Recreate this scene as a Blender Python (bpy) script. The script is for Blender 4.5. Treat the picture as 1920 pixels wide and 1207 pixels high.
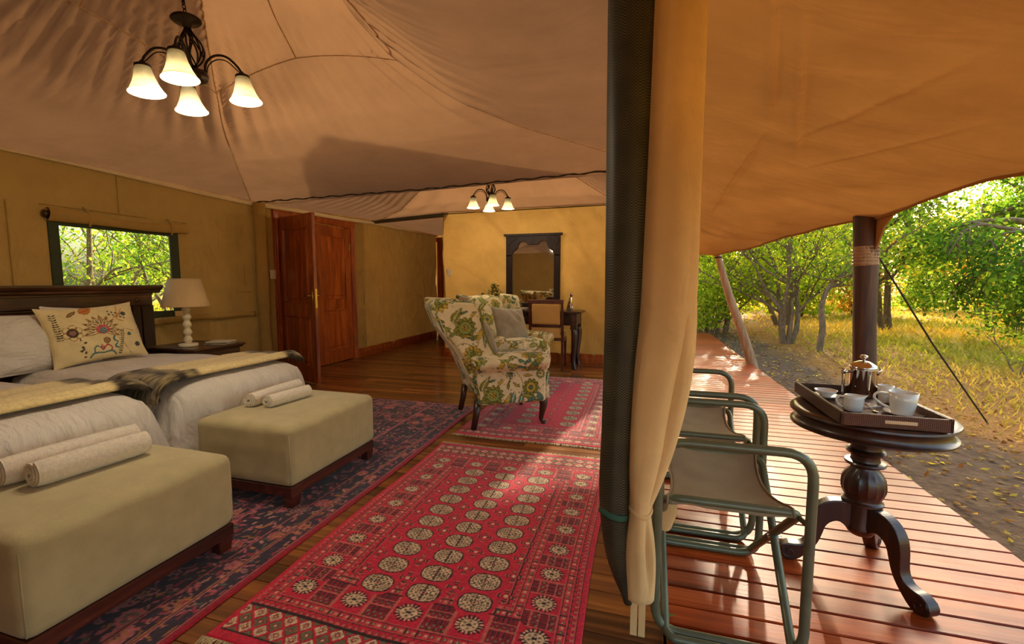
import bpy, math, random
import numpy as np
from mathutils import Vector, Matrix

for _o in list(bpy.data.objects):
    bpy.data.objects.remove(_o, do_unlink=True)
SC = bpy.context.scene
COL = SC.collection
PI = math.pi

# ------------------------------------------------------------------ camera
cam_d = bpy.data.cameras.new('camera')
cam_d.sensor_fit = 'HORIZONTAL'; cam_d.sensor_width = 36.0
cam_d.lens = 825.0 / 1920.0 * 36.0
cam_d.clip_start = 0.05; cam_d.clip_end = 400
cam = bpy.data.objects.new('camera', cam_d); COL.objects.link(cam)
cam.location = (0, 0, 1.18)
cam.rotation_euler = (math.radians(90 - 5.091), 0, math.radians(16.16))
SC.camera = cam

# ------------------------------------------------------------------ sky and sun
SUN_EL, SUN_DIR = 18.5, (0.20, 0.98)          # low afternoon sun beyond the far end of the deck
world = bpy.data.worlds.new('world'); SC.world = world; world.use_nodes = True
wn = world.node_tree; wn.nodes.clear()
w_out = wn.nodes.new('ShaderNodeOutputWorld'); w_bg = wn.nodes.new('ShaderNodeBackground')
w_sky = wn.nodes.new('ShaderNodeTexSky'); w_sky.sky_type = 'NISHITA'
w_sky.sun_disc = False; w_sky.sun_elevation = math.radians(SUN_EL)
w_sky.sun_rotation = math.atan2(SUN_DIR[0], SUN_DIR[1])
w_sky.air_density = 1.0; w_sky.dust_density = 5.0; w_sky.ozone_density = 1.0
w_mix = wn.nodes.new('ShaderNodeMixRGB'); w_mix.blend_type = 'MULTIPLY'; w_mix.inputs['Fac'].default_value = 1.0
w_mix.inputs['Color2'].default_value = (1.0, 0.95, 0.86, 1)
wn.links.new(w_sky.outputs[0], w_mix.inputs['Color1'])
wn.links.new(w_mix.outputs[0], w_bg.inputs['Color']); w_bg.inputs['Strength'].default_value = 0.53
wn.links.new(w_bg.outputs[0], w_out.inputs['Surface'])
sun_d = bpy.data.lights.new('sun', 'SUN'); sun_d.energy = 11.0; sun_d.color = (1.0, 0.85, 0.62); sun_d.angle = math.radians(1.2)
sun = bpy.data.objects.new('sun', sun_d); COL.objects.link(sun); sun.location = (6, 30, 15)
_d = Vector((-SUN_DIR[0], -SUN_DIR[1], -math.tan(math.radians(SUN_EL)) * math.hypot(*SUN_DIR)))
sun.rotation_euler = _d.to_track_quat('-Z', 'Y').to_euler()

vs = SC.view_settings
vs.view_transform = 'Standard'; vs.look = 'None'; vs.gamma = 1.0; vs.exposure = 0.70; vs.use_curve_mapping = False
SC.cycles.use_denoising = True
SC.cycles.max_bounces = 12; SC.cycles.diffuse_bounces = 6; SC.cycles.transmission_bounces = 6
SC.cycles.transparent_max_bounces = 16; SC.cycles.sample_clamp_indirect = 8.0
SC.cycles.caustics_reflective = False; SC.cycles.caustics_refractive = False

# ------------------------------------------------------------------ helpers: scene objects
def tag(o, label=None, cat=None, group=None, kind=None):
    if label: o['label'] = label
    if cat: o['category'] = cat
    if group: o['group'] = group
    if kind: o['kind'] = kind
    return o
def thing(name, label, cat, loc=(0, 0, 0), rotz=0.0, group=None, kind=None):
    o = bpy.data.objects.new(name, None); COL.objects.link(o)
    o.empty_display_size = 0.05
    o.location = loc; o.rotation_euler = (0, 0, rotz)
    return tag(o, label, cat, group, kind)
def make_mesh(name, V, F, mat=None, smooth=True, col=None):
    V = np.asarray(V, dtype=np.float32)
    me = bpy.data.meshes.new(name)
    if isinstance(F, np.ndarray):
        F = F.astype(np.int32); n, k = F.shape
        me.vertices.add(len(V)); me.vertices.foreach_set('co', V.ravel())
        me.loops.add(n * k); me.loops.foreach_set('vertex_index', F.ravel())
        me.polygons.add(n); me.polygons.foreach_set('loop_start', np.arange(0, n * k, k, dtype=np.int32))
        me.update(calc_edges=True)
    else:
        me.from_pydata(V.tolist(), [], [tuple(int(i) for i in f) for f in F])
    me.validate()
    me.polygons.foreach_set('use_smooth', np.full(len(me.polygons), bool(smooth)))
    if col is not None:
        a = me.color_attributes.new('Col', 'FLOAT_COLOR', 'POINT')
        c = np.ones((len(V), 4), dtype=np.float32); c[:, :3] = col
        a.data.foreach_set('color', c.ravel())
    if mat: me.materials.append(mat)
    me.update()
    return me
def obj(name, G, mat, parent=None, smooth=True, col=None, loc=None, rot=None, auto=None):
    V, F = G
    me = make_mesh(name, V, F, mat, smooth, col)
    if auto: 
        try: me.set_sharp_from_angle(angle=math.radians(auto))
        except Exception: pass
    o = bpy.data.objects.new(name, me); COL.objects.link(o)
    if parent: o.parent = parent
    if loc is not None: o.location = loc
    if rot is not None: o.rotation_euler = rot
    return o
def link_copy(src, parent=None, loc=None, rot=None, scale=None):
    c = src.copy(); COL.objects.link(c); c.parent = parent
    if loc is not None: c.location = loc
    if rot is not None: c.rotation_euler = rot
    if scale is not None: c.scale = scale
    return c
def copy_tree(src, parent=None):
    c = src.copy(); COL.objects.link(c); c.parent = parent
    for ch in list(src.children):
        if ch.name in SC.objects: copy_tree(ch, c)
    return c

# ------------------------------------------------------------------ helpers: geometry (V array, F list)
def join(*Gs):
    V, F, n = [], [], 0
    for v, f in Gs:
        v = np.asarray(v, float); V.append(v)
        F += [tuple(int(i) + n for i in q) for q in f]; n += len(v)
    return np.vstack(V), F
def move(G, d): return np.asarray(G[0], float) + np.asarray(d, float), G[1]
def xform(G, M): 
    V = np.asarray(G[0], float); M = np.array(M)
    return V @ M[:3, :3].T + M[:3, 3], G[1]
def rotz(G, a): return xform(G, Matrix.Rotation(a, 4, 'Z'))
def rotx(G, a): return xform(G, Matrix.Rotation(a, 4, 'X'))
def roty(G, a): return xform(G, Matrix.Rotation(a, 4, 'Y'))
def box(x0, x1, y0, y1, z0, z1, b=0.004):
    """box with chamfered edges"""
    b = min(b, abs(x1-x0)*.45, abs(y1-y0)*.45, abs(z1-z0)*.45)
    c = np.array([(x0+x1)/2, (y0+y1)/2, (z0+z1)/2]); h = np.abs(np.array([x1-x0, y1-y0, z1-z0]))/2
    V = []; idx = {}
    for sx in (-1, 1):
        for sy in (-1, 1):
            for sz in (-1, 1):
                s = (sx, sy, sz)
                for a in range(3):
                    p = [s[i]*(h[i] - (0 if i == a else b)) for i in range(3)]
                    idx[(s, a)] = len(V); V.append(p)
    F = []
    for a in range(3):
        u, w = (a+1) % 3, (a+2) % 3
        for sa in (-1, 1):
            q = []
            for su, sw in ((-1, -1), (1, -1), (1, 1), (-1, 1)):
                s = [0, 0, 0]; s[a] = sa; s[u] = su; s[w] = sw; q.append(idx[(tuple(s), a)])
            F.append(q if sa > 0 else q[::-1])
    for a in range(3):            # edge along axis a
        u, w = (a+1) % 3, (a+2) % 3
        for su in (-1, 1):
            for sw in (-1, 1):
                def k(sa, f):
                    s = [0, 0, 0]; s[a] = sa; s[u] = su; s[w] = sw; return idx[(tuple(s), f)]
                q = [k(-1, u), k(1, u), k(1, w), k(-1, w)]
                F.append(q if su*sw < 0 else q[::-1])
    for sx in (-1, 1):
        for sy in (-1, 1):
            for sz in (-1, 1):
                s = (sx, sy, sz); q = [idx[(s, 0)], idx[(s, 1)], idx[(s, 2)]]
                F.append(q if sx*sy*sz > 0 else q[::-1])
    return np.array(V)+c, [tuple(f) for f in F]
def grid(fn, nu, nv, closed_u=False):
    """fn(u,v) vectorised on [0,1]^2 -> (x,y,z)"""
    u = np.linspace(0, 1, nu); v = np.linspace(0, 1, nv)
    U, W = np.meshgrid(u, v, indexing='ij')
    P = np.stack([np.broadcast_to(np.asarray(a, float), U.shape) for a in fn(U, W)], -1).reshape(-1, 3)
    i, j = np.meshgrid(np.arange(nu-1), np.arange(nv-1), indexing='ij')
    a = (i*nv+j).ravel()
    return P, np.stack([a, a+nv, a+nv+1, a+1], -1)
def tube(path, r, n=8, cap=True, flat=1.0, up=None):
    P = np.asarray(path, float); m = len(P)
    R = np.full(m, float(r)) if np.isscalar(r) else np.asarray(r, float)
    T = np.gradient(P, axis=0); T /= np.linalg.norm(T, axis=1, keepdims=True)+1e-12
    ref = np.array(up if up is not None else ((0, 0, 1) if abs(T[0][2]) < .9 else (1, 0, 0)), float)
    N = ref - T[0]*(ref@T[0]); N /= np.linalg.norm(N)
    V = []; th = np.arange(n)*2*PI/n
    for i in range(m):
        N = N - T[i]*(N@T[i]); N /= np.linalg.norm(N)+1e-12
        B = np.cross(T[i], N)
        V.append(P[i] + R[i]*(np.outer(np.cos(th), N)*flat + np.outer(np.sin(th), B)))
    V = np.vstack(V); F = []
    for i in range(m-1):
        for j in range(n):
            a, b = i*n+j, i*n+(j+1) % n
            F.append((a, b, b+n, a+n))
    if cap:
        F.append(tuple(range(n))[::-1]); F.append(tuple(range((m-1)*n, m*n)))
    return V, F
def lathe(prof, n=24, fl=None, cap=True):
    """profile [(r,z)...] around z; fl(r,z,theta)->radius factor"""
    V = []; th = np.arange(n)*2*PI/n
    for r, z in prof:
        k = np.ones(n) if fl is None else fl(r, z, th)
        V.append(np.stack([r*k*np.cos(th), r*k*np.sin(th), np.full(n, z)], -1))
    V = np.vstack(V); F = []; m = len(prof)
    for i in range(m-1):
        for j in range(n):
            a, b = i*n+j, i*n+(j+1) % n
            F.append((a, b, b+n, a+n))
    if cap:
        if prof[0][0] > 1e-5: F.append(tuple(range(n))[::-1])
        if prof[-1][0] > 1e-5: F.append(tuple(range((m-1)*n, m*n)))
    return V, F
def spline(pts, n=24, closed=False):
    """Catmull-Rom through points"""
    P = np.asarray(pts, float); m = len(P); out = []
    segs = m if closed else m-1
    for i in range(segs):
        if closed: p0, p1, p2, p3 = P[(i-1) % m], P[i], P[(i+1) % m], P[(i+2) % m]
        else: p0, p1, p2, p3 = P[max(i-1, 0)], P[i], P[i+1], P[min(i+2, m-1)]
        k = max(2, n//segs)
        for t in np.arange(k)/k:
            out.append(.5*((2*p1)+(-p0+p2)*t+(2*p0-5*p1+4*p2-p3)*t*t+(-p0+3*p1-3*p2+p3)*t**3))
    if not closed: out.append(P[-1])
    return np.array(out)
def bend_path(pts, r=.05, k=6):
    """polyline with rounded corners"""
    P = [np.asarray(p, float) for p in pts]; out = [P[0]]
    for a, b, c in zip(P[:-2], P[1:-1], P[2:]):
        d1 = (a-b)/np.linalg.norm(a-b); d2 = (c-b)/np.linalg.norm(c-b)
        rr = min(r, .45*np.linalg.norm(a-b), .45*np.linalg.norm(c-b))
        for t in np.linspace(0, 1, k):
            p, q = b+d1*rr*(1-t), b+d2*rr*t
            out.append((1-t)*p+t*q)
    out.append(P[-1]); return np.array(out)
def prism(outline, d0, d1, axis='y'):
    """extrude a 2-D outline [(a,b)..]; axis y -> (a, d, b); axis x -> (d, a, b); z -> (a, b, d)"""
    n = len(outline); V = []
    for d in (d0, d1):
        for a, b in outline:
            V.append({'y': (a, d, b), 'x': (d, a, b), 'z': (a, b, d)}[axis])
    F = [tuple(range(n)), tuple(range(n, 2*n))[::-1]]
    F += [(i, i+n, (i+1) % n+n, (i+1) % n) for i in range(n)]
    return np.array(V, float), F
def rbox(hx, hy, hz, r, res=.03, deform=None):
    """rounded box as a closed quad mesh, origin in the middle"""
    h = np.array([hx, hy, hz], float); r = min(r, *(h*.98))
    def ticks(a):
        n = max(2, int(math.ceil(2*(a-r)/res)))
        e = [-a + r*(1-math.cos(t)) * 0 - 0 for t in ()]
        k = max(2, int(math.ceil(r*1.6/res)))
        L = [-a + r*(i/k) for i in range(k)]
        M = list(np.linspace(-(a-r), a-r, n+1))
        return np.array(L + M + [-x for x in L[::-1]])
    tk = [ticks(a) for a in h]; key = {}; V = []; F = []
    def vid(p):
        q = (round(p[0], 5), round(p[1], 5), round(p[2], 5))
        if q not in key: key[q] = len(V); V.append(p)
        return key[q]
    for a in range(3):
        u, w = (a+1) % 3, (a+2) % 3
        for s in (-1, 1):
            ids = np.zeros((len(tk[u]), len(tk[w])), int)
            for i, x in enumerate(tk[u]):
                for j, y in enumerate(tk[w]):
                    p = [0., 0., 0.]; p[a] = s*h[a]; p[u] = x; p[w] = y; ids[i, j] = vid(p)
            for i in range(len(tk[u])-1):
                for j in range(len(tk[w])-1):
                    q = (ids[i, j], ids[i+1, j], ids[i+1, j+1], ids[i, j+1])
                    F.append(q if s > 0 else q[::-1])
    V = np.array(V); inner = np.clip(V, -(h-r), h-r); d = V-inner
    L = np.linalg.norm(d, axis=1, keepdims=True); V = inner + np.where(L > 1e-9, d/np.maximum(L, 1e-9), 0)*r
    if deform is not None: V = deform(V)
    return V, F
def vnormals(V, F):
    N = np.zeros_like(V); Q = np.array(F)
    n = np.cross(V[Q[:, 1]]-V[Q[:, 0]], V[Q[:, 2]]-V[Q[:, 0]])
    for k in range(Q.shape[1]): np.add.at(N, Q[:, k], n)
    return N/(np.linalg.norm(N, axis=1, keepdims=True)+1e-12)

# smooth value noise for shapes (not for shading)
_NT = np.random.default_rng(3).random((64, 64))
def vnoise(x, y, s=1.0, seed=0):
    x = np.asarray(x, float)*s + seed*7.31; y = np.asarray(y, float)*s + seed*3.77
    i = np.floor(x).astype(int); j = np.floor(y).astype(int); fx = x-i; fy = y-j
    fx = fx*fx*(3-2*fx); fy = fy*fy*(3-2*fy)
    g = lambda a, b: _NT[a % 64, b % 64]
    return (g(i, j)*(1-fx)+g(i+1, j)*fx)*(1-fy)+(g(i, j+1)*(1-fx)+g(i+1, j+1)*fx)*fy - .5
def sstep(a, b, x):
    t = np.clip((np.asarray(x, float)-a)/(b-a), 0, 1); return t*t*(3-2*t)

# ------------------------------------------------------------------ helpers: materials
def srgb(r, g, b):
    f = lambda c: (c/255)/12.92 if c/255 <= .04045 else ((c/255+.055)/1.055)**2.4
    return (f(r), f(g), f(b))
class NT:
    def __init__(s, name):
        s.m = bpy.data.materials.new(name); s.m.use_nodes = True
        s.t = s.m.node_tree; s.t.nodes.clear()
        s.out = s.t.nodes.new('ShaderNodeOutputMaterial')
    def n(s, kind, **kw):
        nd = s.t.nodes.new('ShaderNode'+kind)
        for k, v in kw.items():
            if hasattr(nd, k) and k not in nd.inputs: setattr(nd, k, v)
            else: nd.inputs[k].default_value = v
        return nd
    def l(s, a, b): s.t.links.new(a, b)
    def coord(s, scale=(1, 1, 1), kind='Object'):
        tc = s.n('TexCoord'); mp = s.n('Mapping'); mp.inputs['Scale'].default_value = scale
        s.l(tc.outputs[kind], mp.inputs['Vector']); return mp.outputs['Vector']
    def noise(s, vec, scale, detail=4, rough=.55, dist=0.0):
        nd = s.n('TexNoise'); nd.inputs['Scale'].default_value = scale; nd.inputs['Detail'].default_value = detail
        nd.inputs['Roughness'].default_value = rough; nd.inputs['Distortion'].default_value = dist
        s.l(vec, nd.inputs['Vector']); return nd.outputs['Fac']
    def ramp(s, fac, stops):
        r = s.n('ValToRGB'); el = r.color_ramp.elements
        while len(el) > 1: el.remove(el[-1])
        el[0].position = stops[0][0]; el[0].color = (*stops[0][1], 1)
        for p, c in stops[1:]:
            e = el.new(p); e.color = (*c, 1)
        s.l(fac, r.inputs['Fac']); return r.outputs['Color']
    def mixc(s, fac, a, b, mode='MIX'):
        m = s.n('MixRGB'); m.blend_type = mode
        for k, v in (('Fac', fac), ('Color1', a), ('Color2', b)):
            if hasattr(v, 'is_linked') or hasattr(v, 'links'): s.l(v, m.inputs[k])
            elif isinstance(v, (int, float)): m.inputs[k].default_value = v
            else: m.inputs[k].default_value = (*v, 1)
        return m.outputs['Color']
    def bump(s, h, strength=.3, dist=.01, prev=None):
        b = s.n('Bump'); b.inputs['Strength'].default_value = strength; b.inputs['Distance'].default_value = dist
        s.l(h, b.inputs['Height'])
        if prev is not None: s.l(prev, b.inputs['Normal'])
        return b.outputs['Normal']
    def bsdf(s, color, rough=.6, metal=0.0, normal=None, spec=.5, coat=0.0, sheen=0.0):
        p = s.n('BsdfPrincipled')
        if hasattr(color, 'links'): s.l(color, p.inputs['Base Color'])
        else: p.inputs['Base Color'].default_value = (*color, 1)
        if hasattr(rough, 'links'): s.l(rough, p.inputs['Roughness'])
        else: p.inputs['Roughness'].default_value = rough
        p.inputs['Metallic'].default_value = metal; p.inputs['Specular IOR Level'].default_value = spec
        p.inputs['Coat Weight'].default_value = coat; p.inputs['Coat Roughness'].default_value = .15
        p.inputs['Sheen Weight'].default_value = sheen
        if normal is not None: s.l(normal, p.inputs['Normal'])
        return p
    def done(s, shader): s.l(shader.outputs[0], s.out.inputs['Surface']); return s.m
def m_plain(name, c, rough=.6, metal=0.0, var=.12, vs=6, bump=.0, bs=60, spec=.5, coat=0.0, sheen=0.0, objrand=0.0):
    t = NT(name); v = t.coord()
    f = t.noise(v, vs, 3)
    c1 = tuple(x*(1-var) for x in c); c2 = tuple(min(1, x*(1+var)) for x in c)
    col = t.ramp(f, [(.3, c1), (.7, c2)])
    if objrand:
        oi = t.n('ObjectInfo'); k = t.ramp(oi.outputs['Random'], [(0, (1-objrand,)*3), (1, (1+objrand*.6,)*3)])
        col = t.mixc(1.0, col, k, 'MULTIPLY')
    nrm = t.bump(t.noise(v, bs, 3), bump, .004) if bump else None
    return t.done(t.bsdf(col, rough, metal, nrm, spec, coat, sheen))
def m_wood(name, dark, mid, light, axis=0, rough=.4, scale=6.0, stretch=.08, coat=0.0, bump=.15, objrand=.25, spec=.5):
    t = NT(name); sc = [scale]*3; sc[axis] = scale*stretch
    oi = t.n('ObjectInfo'); tc = t.n('TexCoord')
    add = t.n('VectorMath', operation='ADD'); t.l(tc.outputs['Object'], add.inputs[0])
    cx = t.n('CombineXYZ'); mul = t.n('Math', operation='MULTIPLY'); mul.inputs[1].default_value = 37.0
    t.l(oi.outputs['Random'], mul.inputs[0])
    for k in 'XYZ': t.l(mul.outputs[0], cx.inputs[k])
    t.l(cx.outputs[0], add.inputs[1])
    mp = t.n('Mapping'); mp.inputs['Scale'].default_value = sc; t.l(add.outputs[0], mp.inputs['Vector'])
    f1 = t.noise(mp.outputs[0], 2.2, 6, .62, 1.2); f2 = t.noise(mp.outputs[0], 14, 4, .6, .3)
    col = t.ramp(f1, [(.25, dark), (.5, mid), (.75, light)])
    g = t.ramp(f2, [(.35, (.62,)*3), (.65, (1.12,)*3)])
    col = t.mixc(.55, col, t.mixc(1.0, col, g, 'MULTIPLY'))
    if objrand:
        k = t.ramp(oi.outputs['Random'], [(0, (1-objrand,)*3), (.5, (1, 1, 1)), (1, (1+objrand*.7, 1+objrand*.5, 1+objrand*.4))])
        col = t.mixc(1.0, col, k, 'MULTIPLY')
    rr = t.n('MapRange'); t.l(f2, rr.inputs['Value']); rr.inputs['To Min'].default_value = rough-.08; rr.inputs['To Max'].default_value = rough+.12
    return t.done(t.bsdf(col, rr.outputs[0], 0, t.bump(f2, bump, .002), spec, coat))
def m_canvas(name, c, transl=.4, tcol=None, var=.14, wrinkle=.35, weave=.25, wscale=2.5, back=None):
    """woven tent cloth: part of the daylight that falls on its other side shines through"""
    t = NT(name); v = t.coord()
    big = t.noise(v, 1.3, 4, .6); mid = t.noise(v, 5, 5, .62)
    col = t.ramp(t.mixc(.5, big, mid), [(.3, tuple(x*(1-var) for x in c)), (.7, tuple(min(1, x*(1+var)) for x in c))])
    stv = t.coord((wscale, wscale*2.2, wscale*1.1)); w1 = t.noise(stv, 1.0, 3, .5, 1.5)
    n1 = t.bump(w1, wrinkle, .05); n2 = t.bump(t.noise(v, 420, 2), weave, .0015, n1)
    d = t.n('BsdfDiffuse'); d.inputs['Roughness'].default_value = .6; t.l(col, d.inputs['Color']); t.l(n2, d.inputs['Normal'])
    tr = t.n('BsdfTranslucent'); t.l(t.mixc(1.0, col, tcol or (1, .86, .66), 'MULTIPLY'), tr.inputs['Color']); t.l(n1, tr.inputs['Normal'])
    m = t.n('MixShader'); m.inputs['Fac'].default_value = transl
    t.l(d.outputs[0], m.inputs[1]); t.l(tr.outputs[0], m.inputs[2])
    return t.done(m)
def m_attr(name, rough=.9, bump=.3, bs=300, var=.15, vs=30, sheen=.2, spec=.2):
    t = NT(name); a = t.n('VertexColor'); a.layer_name = 'Col'; v = t.coord()
    k = t.ramp(t.noise(v, vs, 4), [(.3, (1-var,)*3), (.7, (1+var,)*3)])
    col = t.mixc(1.0, a.outputs['Color'], k, 'MULTIPLY')
    return t.done(t.bsdf(col, rough, 0, t.bump(t.noise(v, bs, 2), bump, .003), spec, 0, sheen))
def m_leaf(name, tr=.45):
    t = NT(name); a = t.n('VertexColor'); a.layer_name = 'Col'
    d = t.n('BsdfDiffuse'); t.l(a.outputs['Color'], d.inputs['Color'])
    x = t.n('BsdfTranslucent'); t.l(t.mixc(1.0, a.outputs['Color'], (1.25, 1.2, .6), 'MULTIPLY'), x.inputs['Color'])
    m = t.n('MixShader'); m.inputs['Fac'].default_value = tr
    t.l(d.outputs[0], m.inputs[1]); t.l(x.outputs[0], m.inputs[2]); return t.done(m)
# ------------------------------------------------------------------ materials
M = {}
M['ceil'] = m_canvas('ceiling_canvas', srgb(152, 117, 86), .115, (1.0, .93, .82), wrinkle=.10, wscale=1.2)
M['wall'] = m_canvas('wall_canvas', srgb(174, 138, 78), .08, (1.0, .92, .76), wrinkle=.55)
M['awn'] = m_canvas('awning_canvas', srgb(180, 130, 74), .09, (1.0, .90, .66), wrinkle=.16, wscale=1.4)
M['roll'] = m_canvas('rolled_canvas', srgb(238, 206, 146), .12, (1.0, .85, .6), wrinkle=.15, wscale=5)
M['cord'] = m_canvas('seam_tape', srgb(236, 214, 176), .15, wrinkle=.05)
M['rope'] = m_plain('dark_lacing', srgb(58, 46, 24), .9, bump=.5, bs=200)
M['beam'] = m_plain('painted_beam', srgb(76, 70, 46), .6)
M['floor'] = m_wood('floor_wood', srgb(56, 30, 15), srgb(122, 72, 32), srgb(182, 118, 54), 0, .30, 5, .07, coat=.25, objrand=.62, bump=.25)
M['deck'] = m_wood('deck_wood', srgb(100, 36, 13), srgb(152, 62, 22), srgb(192, 96, 40), 0, .32, 5, .07, coat=.0, objrand=.28, bump=.2, spec=.22)
M['under'] = m_plain('underside', srgb(50, 26, 14), .9)
M['door'] = m_wood('door_wood', srgb(98, 40, 14), srgb(164, 76, 26), srgb(206, 114, 44), 2, .32, 4, .12, coat=.4, objrand=.12)
M['dark'] = m_wood('dark_wood', srgb(26, 14, 9), srgb(52, 28, 18), srgb(82, 46, 28), 2, .35, 5, .12, coat=.3, objrand=.12)
M['darkx'] = m_wood('dark_wood_long', srgb(40, 24, 14), srgb(80, 50, 28), srgb(118, 78, 46), 1, .36, 5, .12, coat=.25, objrand=.1)
M['brass'] = m_plain('brass', srgb(206, 170, 90), .25, 1.0, var=.05)
M['plate'] = m_plain('white_plastic', srgb(226, 210, 180), .4, var=.03)
M['green'] = m_plain('green_border', srgb(52, 58, 34), .85, bump=.3, bs=150)

def struct(o, label, cat): return tag(o, label, cat, None, 'structure')

# ------------------------------------------------------------------ floor boards
WX, FY, EY = -4.27, 6.45, 8.80               # left wall, far wall, corridor end
BP = .105
floor = struct(obj('floor', box(WX-.05, .11, -1.0, EY+.2, -.10, -.021), M['under'], None, False), 'polished brown plank floor running through the whole tent', 'floor')
rnd = random.Random(5)
unit = make_mesh('floor_board', *box(-.5, .5, -BP/2+.0012, BP/2-.0012, -.02, 0, .0015), M['floor'], False)
y = -1.0 + BP/2
while y < EY + .1:
    xs = [WX, rnd.uniform(WX+.5, -2.5), rnd.uniform(-2.1, -.4), .105]
    if y > FY: xs = [WX, rnd.uniform(-3.9, -3.2), -2.9]
    for a, b in zip(xs[:-1], xs[1:]):
        if b-a < .25: continue
        o = bpy.data.objects.new('floor_board', unit); COL.objects.link(o); o.parent = floor
        o.location = ((a+b)/2, y, 0); o.scale = (b-a-.002, 1, 1)
    y += BP
# ------------------------------------------------------------------ deck boards
DX0, DX1, DY1 = .114, 1.60, 11.15
deck = struct(obj('deck', join(*[box(x-.04, x+.04, -1.0, DY1-.05, -.14, -.03) for x in (.2, .85, 1.5)]), M['under'], None, False), 'orange-brown timber veranda deck with cross-laid boards', 'deck')
unit = make_mesh('deck_board', *box(-.5, .5, -BP/2+.0035, BP/2-.0035, -.028, 0, .004), M['deck'], False)
y = 1.843 - 27*BP - BP/2
while y < DY1:
    o = bpy.data.objects.new('deck_board', unit); COL.objects.link(o); o.parent = deck
    e = rnd.uniform(-.006, .006)
    o.location = ((DX0+DX1+e)/2, y, 0); o.scale = (DX1-DX0+e, 1, 1)
    y += BP
tag(obj('edge_beam', box(DX1-.045, DX1-.01, -1.0, DY1-.02, -.16, -.03), M['under'], deck, False))

# ------------------------------------------------------------------ canvas ceiling
def edge_z(x): return np.interp(x, [-4.3, -2.07, -.3, .15], [2.10, 2.124, 2.178, 2.19])
PX, PY, HX, HY = -2.085, 1.65, 2.185, 2.43
_S = [0, .21, .42, .55, .64, .70, .76, .82, .90, 1.0]
_Z = [0, .045, .10, .17, .27, .36, .52, .76, 1.02, 1.22]
def ceil1(x, y, folds=True):
    ax, ay = np.abs(x-PX)/HX, np.abs(y-PY)/HY
    m = np.maximum(ax, ay); s = 1-m
    t = np.minimum(ax, ay)/np.maximum(m, 1e-4)           # 0 mid face, 1 hip
    z = edge_z(x) + np.interp(s, _S, _Z)
    z = z + .10*(1-t*t)*np.exp(-((s-.68)/.16)**2)*.9 - .03*(1-t)*np.sin(PI*np.clip(s/.6, 0, 1))
    if folds:
        ang = np.arctan2((y-PY)/HY, (x-PX)/HX)
        win = np.exp(-((s-.66)/.13)**2)
        hip = np.exp(-((1-t)/.35)**2)
        z = z + win*(.018*np.sin(ang*64+3*vnoise(x, y, 2.0))*(.35+hip) + .008*np.sin(ang*113+5*vnoise(x, y, 3.0, 2)))
        z = z + (.020*vnoise(x, y, 1.1, 4) + .006*vnoise(x, y, 5, 5)*(1+2*win))*sstep(0, .2, s)
    return z
Q1X, Q1Y, Q2HX = -1.80, 5.265, 2.47
def ceil2(x, y, folds=True):
    ax = np.where(x < Q1X, (Q1X-x)/(Q1X-WX), (x-Q1X)/(.10-Q1X)); ay = np.abs(y-Q1Y)/1.185
    m = np.maximum(ax, ay); s = 1-m; t = np.minimum(ax, ay)/np.maximum(m, 1e-4)
    e = edge_z(x)*(1-sstep(4.08, 6.45, y)) + np.interp(x, [-4.3, -3, -.4, .1], [2.195, 2.268, 2.285, 2.285])*sstep(4.08, 6.45, y)
    z = e + np.interp(s, [0, .12, .3, .5, .75, 1], [0, -.01, .06, .30, .62, .9]) + .06*(1-t*t)*np.exp(-((s-.4)/.2)**2)
    if folds:
        ang = np.arctan2((y-Q1Y)/1.2, (x-Q1X)/2.2)
        z = z + .008*np.sin(ang*40+4*vnoise(x, y, 2))*np.exp(-((s-.35)/.2)**2)*sstep(0, .2, s) + .012*vnoise(x, y, 1.6, 6)*sstep(0, .2, s)
    return z
ceiling = struct(obj('ceiling', grid(lambda u, v: (WX+u*(.10-WX), -.80+v*4.88, ceil1(WX+u*(.10-WX), -.80+v*4.88)), 190, 210), M['ceil']),
                 'peaked pinkish-beige canvas ceiling over the bedroom with radiating folds', 'ceiling')
ceiling2 = struct(obj('ceiling', grid(lambda u, v: (WX+u*(.10-WX), 4.08+v*2.37, ceil2(WX+u*(.10-WX), 4.08+v*2.37)), 130, 80), M['ceil']),
                  'second peaked canvas ceiling beyond the dark laced seam', 'ceiling')
ceiling3 = struct(obj('ceiling', grid(lambda u, v: (WX+u*1.37, 6.45+v*2.35, 2.198+u*.075-v*u*.05+.012*vnoise(u*4, v*5)*np.sin(v*PI)), 20, 30), M['ceil']),
                  'low pale canvas ceiling of the back corridor', 'ceiling')
def on_ceil(pts, fn, n=40, drop=.004):
    P = spline([(a, b, 0) for a, b in pts], n); P[:, 2] = fn(P[:, 0], P[:, 1], False) - drop
    return P
for sx, sy in ((-1, 1), (1, 1), (-1, -1), (1, -1)):
    P = on_ceil([(PX+sx*HX*k, PY+sy*HY*k) for k in (.99, .8, .6, .4, .3, .2, .05)], ceil1, 60)
    obj('seam', tube(P, .006, 6, flat=.5), M['cord'], ceiling)
ring = []
for a in range(9):
    th = a*PI/4; r = .315 if a % 2 else .30
    cx, cy = (math.cos(th), math.sin(th)); k = r/max(abs(cx), abs(cy)); ring.append((PX+cx*k*HX, PY+cy*k*HY))
for a, b in zip(ring[:-1], ring[1:]):
    P = on_ceil([a, ((a[0]+b[0])/2, (a[1]+b[1])/2), b], ceil1, 16); obj('seam', tube(P, .005, 6, flat=.5), M['cord'], ceiling)
for a in (ring[0], ring[2], ring[4], ring[6]):
    P = on_ceil([a, ((a[0]+PX)/2, (a[1]+PY)/2), (PX*.92+a[0]*.08, PY*.92+a[1]*.08)], ceil1, 16); obj('seam', tube(P, .004, 6), M['cord'], ceiling)
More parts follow.
